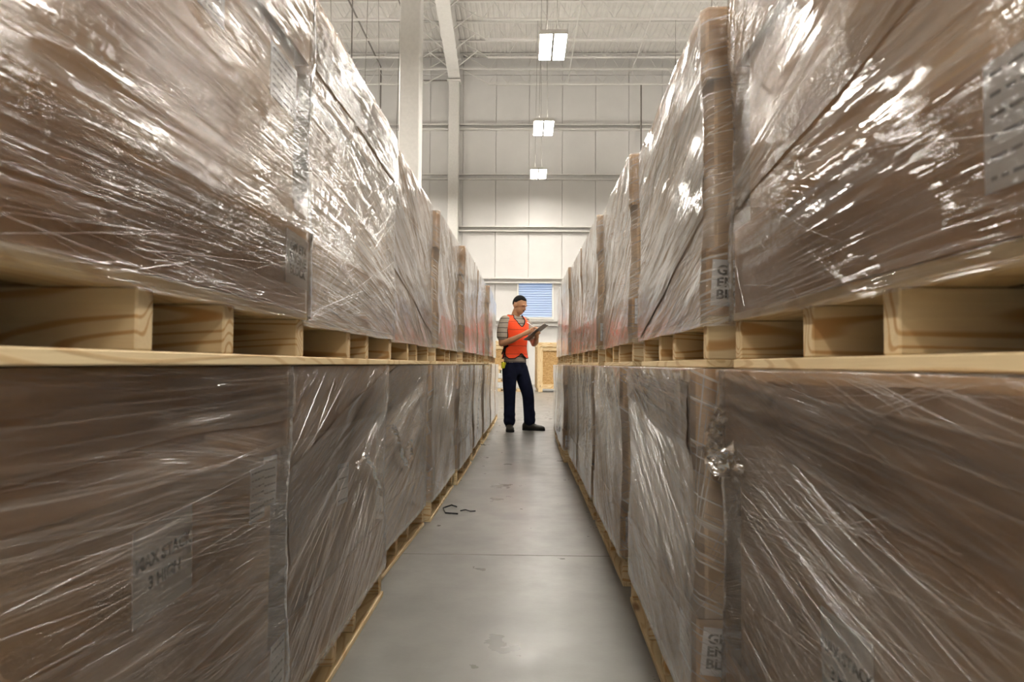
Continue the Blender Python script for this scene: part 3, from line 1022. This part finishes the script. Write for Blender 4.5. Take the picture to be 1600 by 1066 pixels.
# ---- left row, upper tier
def l1u(t, near, z0, z1):
    cy = t.location.y
    paper(t, 'front', 1.388 - cy, .213, .135, .105, 'GM ET4\nENGINE\nBLOCK', .026, -2, off=.0, label='white paper lettered in black at the lower corner')
    paper(t, 'front', 1.36 - cy, .572, .15, .105, lines=7, off=-.0245, seed=8, label='white printed sheet high on the sleeve')
    paper(t, 'front', 1.02 - cy, .60, .12, .12, lines=5, off=-.0245, seed=9)
load('left', 'upper', 0, .40, -.462, -.468, L(-3), L(6), HI, lidh=.20, extra=l1u, slant=.012)
load('left', 'upper', 1, 1.50, -.498, -.494, L(-8), FAN(-.5, .1), HI, bands=((1.5, 1.62, 2.6, 1.60, .16, .14),), lidh=.21, film=FILMX)
load('left', 'upper', 2, 2.60, -.515, -.508, L(-22), L(-34), HI, bands=((2.6, 1.4, 3.7, 1.1, .3, .2),), lidh=.20, film=FILMX)
load('left', 'upper', 3, 3.75, -.485, -.474, L(-30), FAN(-.5, .12), MD, lidh=.20, film=FILMX)
load('left', 'upper', 4, 4.88, -.440, -.425, L(-40), L(-60), MD, lidh=.20, film=FILMX)
load('left', 'upper', 5, 6.12, -.430, -.425, L(-50), L(20), LO, lidh=.18, film=FILMX)
load('left', 'upper', 6, 7.36, -.392, -.400, L(-55), L(-80), LO, lidh=.18, film=FILMX)
load('left', 'upper', 7, 8.62, -.415, -.415, L(-60), L(80), XL, lidh=.18, film=FILMX)
# ---- right row (local +y points towards the camera)
def r1l(t, near, z0, z1):
    cy = t.location.y
    paper(t, 'front', -(.925 - cy), .457, .152, .13, 'MAX STACK\n3 HIGH', .025, 2, off=-.0245, label='white paper reading MAX STACK 3 HIGH')
    tail(t, [(.014, -.50, .78), (.03, -.515, .72), (.035, -.50, .67), (.03, -.46, .66), (.022, -.40, .70), (.018, -.36, .66)], .008)
    tail(t, [(.012, -.50, .76), (.022, -.505, .72), (.022, -.49, .68), (.014, -.46, .65)], .010, 6)
def r1u(t, near, z0, z1):
    cy = t.location.y
    paper(t, 'front', -(.55 - cy), .215, .12, .115, lines=6, off=0, seed=12, label='white printed sheet near the camera')
def r2l(t, near, z0, z1):
    nearlabel(-5, .055)(t, near, z0, z1)
    paper(t, 'front', .43, .245, .12, .10, lines=5, off=0, seed=13)
load('right', 'lower', 0, .37, .392, .412, L(-12), L(6), HI, bands=((.3, .72, 1.46, .815, .14, .08),), lidh=.20, extra=r1l)
load('right', 'lower', 1, 1.475, .366, .390, L(-20), FAN(.5, .3), HI, bands=((1.5, .74, 2.55, .80, .16, .1),), lidh=.165, tray=.21, extra=r2l, film=FILMY)
load('right', 'lower', 2, 2.70, .386, .388, L(-35), L(15), HI, lidh=.16, extra=nearlabel(), film=FILMY)
load('right', 'lower', 3, 3.84, .385, .388, FAN(-.5, .3), L(70), MD, film=FILMY)
load('right', 'lower', 4, 4.94, .384, .384, L(65), L(20), MD, film=FILMY)
load('right', 'lower', 5, 6.05, .350, .352, L(50), L(20), LO, extra=nearlabel(0, -.01), film=FILMY)
load('right', 'lower', 6, 7.16, .360, .364, L(50), L(20), LO, film=FILMY)
load('right', 'lower', 7, 8.30, .395, .400, L(70), L(10), XL, film=FILMY)
load('right', 'upper', 0, .36, .402, .430, L(-3), FAN(-.6, .42), HI, bands=((.3, 1.42, 1.46, 1.18, .22, .06),), lidh=.22, extra=r1u, slant=-.012)
load('right', 'upper', 1, 1.48, .390, .430, L(8), L(20), HI, bands=((1.45, 1.3, 2.6, 1.05, .22, .25),), lidh=.15, h=.67, tray=.145, extra=nearlabel(-3, -.017), film=FILMX)
load('right', 'upper', 2, 2.71, .422, .436, L(25), L(-10), HI, lidh=.20, extra=nearlabel(), film=FILMX, h=.73)
load('right', 'upper', 3, 3.85, .412, .416, L(45), L(15), MD, lidh=.20, extra=nearlabel(0, -.01), film=FILMX)
load('right', 'upper', 4, 4.94, .412, .408, L(60), L(80), MD, lidh=.20, film=FILMX)
load('right', 'upper', 5, 6.04, .392, .390, L(50), L(30), LO, lidh=.18, film=FILMX, h=.75)
load('right', 'upper', 6, 7.15, .392, .390, L(50), L(10), LO, lidh=.18, film=FILMX)

# ------------------------------------------------------------------ crates at the back
def make_osb():
    g = NT('oriented_strand_board')
    v = g.n('TexVoronoi'); g.set(v.inputs['Vector'], g.vscale(g.coord(), (14, 14, 34), g.rand())); v.inputs['Scale'].default_value = 1.6
    sp = g.n('SeparateColor'); g.set(sp.inputs[0], v.outputs['Color'])
    n = g.noise(g.vscale(g.coord(), (30, 30, 60)), 1.0, 3)
    col = g.mix(sp.outputs[0], (0.44, 0.25, 0.09, 1), (0.70, 0.47, 0.21, 1))
    col = g.mix(g.math('MULTIPLY', n, 0.35), col, (0.30, 0.16, 0.06, 1))
    return g.pbr(col, 0.65, g.bump(sp.outputs[1], 0.002), 0.3)
OSB = make_osb()
def crate(label, x0, y0, z0, w, d, h, rz):
    t = thing('wooden_crate', label, 'crate', (x0, y0, z0), rz, 'wooden crates at the back of the hall')
    f = .085
    # feet
    for q in (.0, w / 2 - .06, w - .12):
        MB().box(q, q + .12, 0, d, 0, .10, .004).build('foot', WOODY, t)
    MB().box(.02, w - .02, .02, d - .02, .10, h - .02).build('panel', OSB, t)
    for (a, b) in ((0, .13), (w - .13, w)):
        MB().box(a, b, -.025, .02, .0 if a == 0 else .10, h - .10, .004).build('upright', WOODZ, t)
    MB().box(0, w, -.045, .02, h - .12, h, .004).build('top_rail', WOODX, t)
    MB().box(.13, w - .13, -.025, .02, h - .24, h - .14, .004).build('rail', WOODX, t)
    MB().box(.13, w - .13, -.025, .02, .10, .24, .004).build('bottom_rail', WOODX, t)
    for (a, b) in ((0, .12), (.5 * d - .05, .5 * d + .05), (d - .12, d)):
        MB().box(-.03, .02, a, b, .10, h - .10, .004).build('side_upright', WOODZ, t)
    MB().box(-.03, .02, .0, d, h - .12, h, .004).build('side_rail', WOODY, t)
    MB().box(0, w, 0, d, h, h + .02, .004).build('lid', WOODX, t)
    return t
CY = 21.3
crate('large pale wooden crate with strand-board front standing right of the worker', .43, CY, 0, 1.35, 1.2, 1.52, R(3.0))
WPLAST = plain('white_plastic_wrap', (0.62, 0.62, 0.60), 0.35, 0.5, var=.12, nscale=20, bump=.01)
def flat_pack(label, z, zz):
    t = thing('flat_pallet_load', label, 'pallet load', (-1.45, CY + .1, z), 0, 'low white loads under the left crate')
    MB().box(0, 1.35, 0, 1.2, .10, zz, .02).build('wrapped_slab', WPLAST, t)
    for q in (.02, .62, 1.22):
        MB().box(q, q + .10, 0, 1.2, .018, .084, .003).build('stringer', WOODY, t)
    for q in (0, .5, 1.08):
        MB().box(0, 1.35, q, q + .11, 0, .018).build('bottom_board', WOODX, t)
        MB().box(0, 1.35, q, q + .11, .084, .10).build('deck_board', WOODX, t)
flat_pack('low white wrapped load on a pallet on the floor behind the worker', 0, .30)
flat_pack('thin white wrapped load stacked under the left wooden crate', .302, .27)
crate('wooden crate with strand-board front raised on white loads behind the worker', -1.40, CY + .12, .574, 1.15, 1.1, .99, 0)

# ------------------------------------------------------------------ scraps on the floor
tag(MB().tube([(-.40, 4.13, .004), (-.435, 4.15, .010), (-.47, 4.10, .006), (-.475, 4.05, .012), (-.45, 3.96, .004), (-.41, 3.94, .006), (-.375, 3.94, .004)], [(.0015, .005)] * 7, 6).build('strap_scrap', INK),
    'bent dark strap offcut lying on the floor by the left row', 'strap')
tag(MB().tube([(-.37, 4.02, .004), (-.34, 4.03, .008), (-.31, 4.01, .004), (-.28, 4.02, .004)], [(.0015, .004)] * 4, 6).build('strap_scrap', INK),
    'short straight dark strap offcut on the floor toward the aisle middle', 'strap')

# ------------------------------------------------------------------ the worker
PX, PY = -0.125, 8.95
PH_ = R(40)
hx, hy = math.sin(PH_), -math.cos(PH_)          # heading: towards the camera and to the right
def B(f, s, z):                                  # body coordinates: forward, to his right, up
    return Vector((f * hx + s * hy, f * hy - s * hx, z))
BM = Matrix(((hx, hy, 0, 0), (hy, -hx, 0, 0), (0, 0, 1, 0), (0, 0, 0, 1)))
worker = thing('person', 'person in orange vest and dark trousers standing in the aisle, writing on a clipboard', 'person', (PX, PY, 0))
SKIN = plain('skin', (0.42, 0.215, 0.115), 0.5, 0.4, var=.06)
HAIR = plain('black_hair', (0.006, 0.005, 0.0045), 0.75, 0.12, nscale=90, bump=.002)
NAVY = plain('navy_cloth', (0.007, 0.009, 0.022), 0.9, 0.12, var=.25, nscale=14, bump=.006)
BOOT = plain('dark_leather', (0.022, 0.018, 0.014), 0.5, 0.4, bump=.002)
SOLE = plain('black_rubber', (0.012, 0.012, 0.012), 0.8, 0.2)
BLACK = plain('black_binding', (0.012, 0.011, 0.012), 0.7, 0.2)
BROWN = plain('brown_board', (0.055, 0.035, 0.022), 0.45, 0.4)
YEL = plain('yellow_plastic', (0.62, 0.60, 0.02), 0.4, 0.4)
def make_shirt():
    g = NT('striped_grey_shirt')
    sep = g.n('SeparateXYZ'); g.set(sep.inputs[0], g.coord())
    n = g.noise(g.coord(), 9, 2)
    z = g.math('ADD', sep.outputs[2], g.math('MULTIPLY', n, .012))
    fr = g.math('FRACT', g.math('DIVIDE', z, .062))
    line = g.ramp(g.math('ABSOLUTE', g.math('SUBTRACT', fr, .5)), .05, .09, 1.0, 0.0)
    col = g.mix(line, (0.33, 0.285, 0.235, 1), (0.07, 0.055, 0.05, 1))
    return g.pbr(col, .85, g.bump(n, .01), .2)
def make_vest():
    g = NT('orange_mesh_vest')
    sep = g.n('SeparateXYZ'); g.set(sep.inputs[0], g.coord())
    n = g.noise(g.coord(), 10, 3)
    z = g.math('ADD', sep.outputs[2], g.math('MULTIPLY', n, .015))
    fr = g.math('FRACT', g.math('DIVIDE', z, .105))
    line = g.ramp(g.math('ABSOLUTE', g.math('SUBTRACT', fr, .5)), .03, .06, 1.0, 0.0)
    col = g.mix(g.math('MULTIPLY', line, .55), (0.95, 0.085, 0.018, 1), (0.35, 0.03, 0.012, 1))
    return g.pbr(col, .6, g.bump(g.math('SUBTRACT', n, g.math('MULTIPLY', line, .3)), .008), .3)
SHIRT = make_shirt(); VEST = make_vest()

def remesh(o, vox, smooth=2):
    m = o.modifiers.new('r', 'REMESH'); m.mode = 'VOXEL'; m.voxel_size = vox; m.use_smooth_shade = True
    if smooth:
        s = o.modifiers.new('s', 'SMOOTH'); s.factor = .5; s.iterations = smooth
    dg = bpy.context.evaluated_depsgraph_get()
    me = bpy.data.meshes.new_from_object(o.evaluated_get(dg))
    mat = o.data.materials[0]
    o.modifiers.clear(); o.data = me
    me.name = o.name
    me.materials.clear(); me.materials.append(mat)
    me.polygons.foreach_set('use_smooth', [True] * len(me.polygons))

def limb(b, pts, rad, sub=4, n=12):
    P = [B(*p) for p in pts]; Q = []; RR = []
    for i in range(len(P) - 1):
        p0 = P[max(i - 1, 0)]; p1 = P[i]; p2 = P[i + 1]; p3 = P[min(i + 2, len(P) - 1)]
        for k in range(sub):
            t = k / sub
            q = .5 * ((2 * p1) + (p2 - p0) * t + (2 * p0 - 5 * p1 + 4 * p2 - p3) * t * t + (3 * p1 - p0 - 3 * p2 + p3) * t ** 3)
            Q.append(q); RR.append(rad[i] + (rad[i + 1] - rad[i]) * t)
    Q.append(P[-1]); RR.append(rad[-1])
    b.tube(Q, RR, n)
    b.ell(Q[0], (RR[0],) * 3, nu=12, nv=8); b.ell(Q[-1], (RR[-1],) * 3, nu=12, nv=8)

R_SH, R_EL, R_WR = (-.01, .182, 1.425), (.015, .235, 1.125), (.225, .075, 1.232)
L_SH, L_EL, L_WR = (-.01, -.182, 1.425), (.07, -.262, 1.135), (.268, -.135, 1.190)
# clipboard frame
CA = Vector((.66, -.40, .57)).normalized()       # long axis (f, s, z)
CW = Vector((.52, .855, 0)).normalized()         # width axis, to his right
CN = CW.cross(CA)
if CN.z < 0: CN = -CN
CC = Vector((.315, -.085, 1.268))
def Cb(a, w, n):
    p = CC + CA * a + CW * w + CN * n
    return (p.x, p.y, p.z)

body = MB()
# torso, hips
body.loft([(.86, .0, 0, .085, .13), (.95, 0, 0, .09, .145), (1.08, .0, 0, .092, .135), (1.2, 0, 0, .10, .15), (1.33, 0, 0, .105, .17),
           (1.42, -.005, 0, .09, .175), (1.475, -.01, 0, .06, .12), (1.50, -.005, 0, .05, .07)], 24, frame=BM)
# neck and head, bent forward and turned to his left
limb(body, [(-.01, 0, 1.46), (.02, -.0, 1.53), (.055, -.01, 1.60)], [.062, .056, .055])
HC = B(.075, -.012, 1.632)
HR = Matrix.Rotation(math.atan2(hy, hx) + R(14), 4, 'Z') @ Matrix.Rotation(R(24), 4, 'Y')   # local x = face direction
HM3 = HR.to_3x3()
def hp(x, y, z): return HC + HM3 @ Vector((x, y, z))
body.ell(hp(-.012, 0, .022), (.098, .078, .098), HM3, 24, 16)
body.ell(hp(.022, 0, -.040), (.072, .060, .078), HM3, 20, 14)
body.ell(hp(.045, 0, -.092), (.034, .032, .026), HM3)
body.ell(hp(.080, 0, .022), (.018, .050, .014), HM3)
body.tube([hp(.084, 0, .012), hp(.102, 0, -.018), hp(.100, 0, -.030)], [.008, .013, .010], 8)
for s in (-1, 1):
    body.ell(hp(.096, s * .012, -.032), (.010, .009, .007), HM3, 10, 6)
    body.ell(hp(-.008, s * .079, -.012), (.018, .009, .031), HM3, 12, 8)
body.ell(hp(.082, 0, -.060), (.013, .024, .006), HM3, 12, 6)
body.ell(hp(.080, 0, -.069), (.013, .021, .007), HM3, 12, 6)
# arms
limb(body, [R_SH, ((R_SH[0] + R_EL[0]) / 2 - .01, .222, 1.28), R_EL], [.044, .045, .040])
limb(body, [R_EL, (.12, .165, 1.165), R_WR], [.041, .041, .027])
limb(body, [L_SH, (.02, -.232, 1.28), L_EL], [.044, .045, .040])
limb(body, [L_EL, (.17, -.205, 1.155), L_WR], [.041, .041, .027])
# legs (inside the trousers) down to the boots
R_AN, L_AN = (.035, .115, .09), (.115, -.16, .09)
limb(body, [(0, .085, .90), (.03, .11, .49), R_AN], [.06, .05, .04])
limb(body, [(0, -.085, .90), (.09, -.14, .49), L_AN], [.06, .05, .04])
# right hand: writes on the sheet. palm from wrist to knuckles, five fingers closing on the pen
def finger(pts, r0, r1):
    limb(body, pts, [r0 + (r1 - r0) * i / (len(pts) - 1) for i in range(len(pts))], 3, 8)
palmR = Cb(-.010, .045, .045)
limb(body, [R_WR, tuple((Vector(R_WR) + Vector(palmR)) / 2), palmR], [.026, .033, .031])
pen_tip = Cb(.045, .02, .004)
pen_top = Cb(-.03, .085, .145)
for k, (w_, l_) in enumerate(((.022, 1.0), (.040, 1.06), (.058, .98), (.074, .82))):
    a0 = Cb(.004, w_, .052); a1 = Cb(.004 + .036 * l_, w_ - .002, .050); a2 = Cb(.004 + .050 * l_, w_ - .008, .028); a3 = Cb(.004 + .040 * l_, w_ - .012, .013)
    finger([a0, a1, a2, a3], .0100, .0072)
finger([Cb(-.02, .018, .030), Cb(.010, .004, .030), Cb(.034, .012, .018)], .0115, .0085)
# left hand: carries the board from below, thumb over its edge
palmL = Cb(-.03, -.055, -.030)
limb(body, [L_WR, tuple((Vector(L_WR) + Vector(palmL)) / 2), palmL], [.026, .032, .030])
for k, (a_, l_) in enumerate(((.040, .92), (.020, 1.0), (.0, .95), (-.020, .78))):
    finger([Cb(a_ - .01, -.045, -.028), Cb(a_, -.045 + .045 * l_, -.020), Cb(a_ + .004, -.045 + .078 * l_, -.013)], .0100, .0075)
finger([Cb(-.03, -.085, -.025), Cb(-.008, -.122, -.008), Cb(.012, -.112, .013), Cb(.024, -.092, .014)], .0115, .0085)
bo = body.build('body', SKIN, worker, True)
remesh(bo, .0055, 2)

# hair
hv = MB(); hv.ell((0, 0, 0), (1, 1, 1), None, 40, 28)
out = []
for p in hv.v:
    x, y, z = p
    # hairline: forehead high, temples, low nape
    lim = .56 if x > .5 else (.56 - (.5 - x) * 1.05 if x > -.1 else -.07 - (-.1 - x) * .85)
    if abs(y) > .75 and -.35 < x < .2: lim = max(lim, -.02)
    k = 1.0 / (1 + math.exp(-(z - lim) * 26))
    rr = .93 + .10 * k
    out.append(hp(-.012 + x * .098 * rr, y * .078 * rr, .022 + z * .098 * (rr + .03 * k)))
hv.v = [tuple(q) for q in out]
hv.build('hair', HAIR, worker, True)
# face details
eb = MB()
for s in (-1, 1): eb.ell(hp(.089, s * .030, .028), (.005, .017, .0035), HM3, 10, 6)
eb.build('eyebrows', HAIR, worker, True)
for s in (-1, 1):
    e = MB().ell(hp(.079, s * .030, .006), (.006, .009, .003), HM3, 10, 6).build('eye', BLACK, worker, True)
MB().ell(hp(.093, 0, -.050), (.005, .022, .005), HM3, 12, 6).build('moustache', HAIR, worker, True)

# shirt
sh = MB()
TS = [(.875, .005, 0, .108, .165), (.92, .0, 0, .112, .168), (1.0, 0, 0, .112, .160), (1.1, .0, 0, .112, .156), (1.2, 0, 0, .118, .166), (1.33, 0, 0, .122, .184),
      (1.42, -.005, 0, .108, .192), (1.465, -.01, 0, .078, .150), (1.50, -.012, 0, .064, .085)]
sh.loft(TS, 32, frame=BM)
def mixp(a, b, t): return tuple(a[i] + (b[i] - a[i]) * t for i in range(3))
for S_, E_, sg in ((R_SH, R_EL, 1), (L_SH, L_EL, -1)):
    m1 = mixp(S_, E_, .4); m1 = (m1[0], m1[1] + sg * .012, m1[2])
    m2 = mixp(S_, E_, .68); m2 = (m2[0], m2[1] + sg * .008, m2[2])
    limb(sh, [(S_[0], S_[1] - sg * .02, S_[2] - .01), m1, m2], [.078, .070, .070])
sho = sh.build('shirt', SHIRT, worker, True)
remesh(sho, .009, 3)

# trousers
tr = MB()
tr.loft([(.72, .0, 0, .10, .15), (.80, 0, 0, .112, .168), (.90, 0, 0, .112, .166), (.95, 0, 0, .106, .160)], 28, frame=BM)
limb(tr, [(0, .09, .80), (.022, .108, .62), (.03, .112, .46), (.03, .113, .28), (.034, .115, .12)], [.100, .090, .078, .074, .074], 4, 16)
limb(tr, [(0, -.09, .80), (.055, -.118, .62), (.095, -.143, .46), (.104, -.152, .28), (.112, -.16, .12)], [.100, .090, .079, .074, .075], 4, 16)
for (f, s) in ((.034, .115), (.112, -.16)):     # cuffs bunch over the boots
    for zz, rr in ((.13, .079), (.165, .073), (.205, .078)):
        limb(tr, [(f, s, zz), (f, s, zz + .012)], [rr, rr], 1, 14)
to = tr.build('trousers', NAVY, worker, True)
remesh(to, .011, 3)

# boots
def boot(an, d, name='boot'):
    d = Vector((d[0], d[1], 0)).normalized()
    a = B(*an)
    side = Vector((-d.y, d.x, 0))
    M = Matrix(((d.x, side.x, 0, a.x), (d.y, side.y, 0, a.y), (0, 0, 1, 0), (0, 0, 0, 1)))
    b = MB()
    secs = [(-.095, .030, .045, .042), (-.07, .040, .055, .055), (-.02, .044, .06, .062), (.04, .046, .052, .048), (.10, .052, .042, .036), (.155, .050, .038, .030), (.19, .036, .032, .024), (.203, .014, .026, .016)]
    vs = []; fs = []; n = 16
    for (x, hw_, cz, rz_) in secs:
        for k in range(n):
            t = 2 * math.pi * k / n
            vs.append(M @ Vector((x, hw_ * math.cos(t), max(.02, cz + rz_ * math.sin(t)))))
    for i in range(len(secs) - 1):
        for k in range(n): fs.append((i * n + k, i * n + (k + 1) % n, (i + 1) * n + (k + 1) % n, (i + 1) * n + k))
    fs.append(tuple(range(n))); fs.append(tuple((len(secs) - 1) * n + k for k in range(n)))
    b.add(vs, fs)
    b.tube([M @ Vector((-.03, 0, .05)), M @ Vector((-.025, 0, .17))], [.052, .050], 16)
    o = b.build(name, BOOT, worker, True); remesh(o, .006, 2)
    # sole
    s = MB(); vs = []; fs = []
    outl = [(-.10, 0), (-.092, .03), (-.06, .043), (.0, .045), (.06, .050), (.12, .055), (.17, .045), (.203, .02), (.208, 0)]
    outl = outl + [(x, -y) for x, y in outl[-2:0:-1]]
    m = len(outl)
    for z in (.0005, .026):
        for x, y in outl: vs.append(M @ Vector((x, y, z)))
    for k in range(m): fs.append((k, (k + 1) % m, m + (k + 1) % m, m + k))
    fs.append(tuple(range(m))[::-1]); fs.append(tuple(m + k for k in range(m)))
    s.add(vs, fs).build('sole', SOLE, o)
    l = MB()
    for q in range(4):
        x = .005 + q * .026; z = .118 - q * .014
        l.tube([M @ Vector((x, -.022, z - .008)), M @ Vector((x + .012, .0, z)), M @ Vector((x, .022, z - .008))], .003, 6)
    l.build('laces', BLACK, o)
boot(R_AN, (.10, -1.0)); boot(L_AN, (.96, -.28))

# vest: shell round the torso with arm holes and a V neck, black bound edges
nz, na = 46, 96
zs = np.linspace(.93, 1.505, nz)
TZ = np.array(TS)
vv = []; keep = []
for j, z in enumerate(zs):
    cx = np.interp(z, TZ[:, 0], TZ[:, 1]); rx = np.interp(z, TZ[:, 0], TZ[:, 3]) + .017; ry = np.interp(z, TZ[:, 0], TZ[:, 4]) + .015
    for k in range(na):
        t = 2 * math.pi * k / na
        fl = .012 * max(0, (1.05 - z) / .12)
        q = Vector((cx + (rx + fl) * math.cos(t), (ry + fl * .6) * math.sin(t), z + .004 * math.sin(5 * t)))
        vv.append(BM @ q)
fc = []
for j in range(nz - 1):
    z = (zs[j] + zs[j + 1]) / 2
    for k in range(na):
        t = 2 * math.pi * (k + .5) / na
        if t > math.pi: t -= 2 * math.pi
        at = abs(t)
        yy = abs(math.sin(t))
        # arm holes
        if z > 1.14:
            wid = .14 + .26 * min(1, (z - 1.14) / .09)
            if abs(at - math.pi / 2) < wid and z < 1.43: continue
            
        # front opening and V neck
        if at < .012: continue
        if z > 1.35 and at < .035 + (z - 1.35) * 4.2 and z < 1.52: continue
        # rounded front hem, open sides below
        if z < 1.0 and at < math.pi / 2:
            lo = .93 + .07 * (abs(at - .80) / .75) ** 3
            if z < lo: continue
        if z < 1.14 and abs(at - math.pi / 2) < .05: continue
        a, b_ = j * na + k, j * na + (k + 1) % na
        fc.append((a, b_, b_ + na, a + na))
vm = MB().add(vv, fc)
me = bpy.data.meshes.new('vest'); me.from_pydata(vm.v, [], vm.f)
bm = bmesh.new(); bm.from_mesh(me)
bmesh.ops.delete(bm, geom=[v for v in bm.verts if not v.link_faces], context='VERTS')
for _ in range(4): bmesh.ops.smooth_vert(bm, verts=bm.verts, factor=.5, use_axis_x=True, use_axis_y=True, use_axis_z=True)
pip = MB()
for e in bm.edges:
    if len(e.link_faces) == 1:
        a, b_ = e.verts[0].co, e.verts[1].co
        pip.tube([a, b_], .0055, 6)
        pip.ell(a, (.0055,) * 3, nu=6, nv=4)
bmesh.ops.recalc_face_normals(bm, faces=bm.faces)
bmesh.ops.solidify(bm, geom=bm.faces[:], thickness=.004)
bm.to_mesh(me); bm.free()
me.materials.append(VEST); me.polygons.foreach_set('use_smooth', [True] * len(me.polygons))
vo = link('vest', me, worker)
pip.build('vest_binding', BLACK, vo)
# strap across the open side of the vest, hanging orange tie, tape measure at the belt
MB().tube([B(.06, .165, 1.10), B(.0, .19, 1.06), B(-.07, .165, .99)], [(.004, .011)] * 3, 6).build('side_strap', BLACK, vo)
ta = MB().box(-.022, .022, -.035, .035, -.04, .04, .008, M=Matrix.Translation(B(-.005, .180, .845)) @ Matrix.Rotation(math.atan2(hy, hx), 4, 'Z'))
ta = ta.build('tape_measure', YEL)
ta.location = (PX, PY, 0)
tag(ta, 'small yellow tape measure clipped at the worker\'s hip', 'tape measure')
MB().box(-.006, .006, -.014, .014, -.035, .045, .002, M=Matrix.Translation(B(-.005, .207, .845)) @ Matrix.Rotation(math.atan2(hy, hx) - R(90), 4, 'Z')).build('belt_clip', BLACK, ta)

# clipboard and pen (held things)
def W3(f, s, z): return B(f, s, z) + Vector((PX, PY, 0))
CO = W3(*CC)
def dirw(v): return B(v.x, v.y, v.z)
ax, ay, az = dirw(CW), dirw(CA), dirw(CN)
CMx = Matrix(((ax.x, ay.x, az.x, CO.x), (ax.y, ay.y, az.y, CO.y), (ax.z, ay.z, az.z, CO.z), (0, 0, 0, 1)))
cb = thing('clipboard', 'brown clipboard with white sheets held by the worker', 'clipboard')
cb.matrix_world = CMx
MB().box(-.115, .115, -.165, .165, -.002, .002, .001).build('board', BROWN, cb)
MB().box(-.105, .105, -.155, .145, .002, .005).build('paper_sheets', PAPER, cb)
MB().box(-.05, .05, .135, .160, .005, .014, .002).box(-.02, .02, .150, .172, .010, .026, .002).build('clip', METAL, cb)
pn = MB().tube([W3(*Cb(.045, .012, .006)), W3(*Cb(.030, .028, .06)), W3(*Cb(-.005, .06, .165))], [.002, .0045, .0045], 8).build('pen', PAPER, None, True)
tag(pn, 'white pen in the worker\'s writing hand', 'pen')
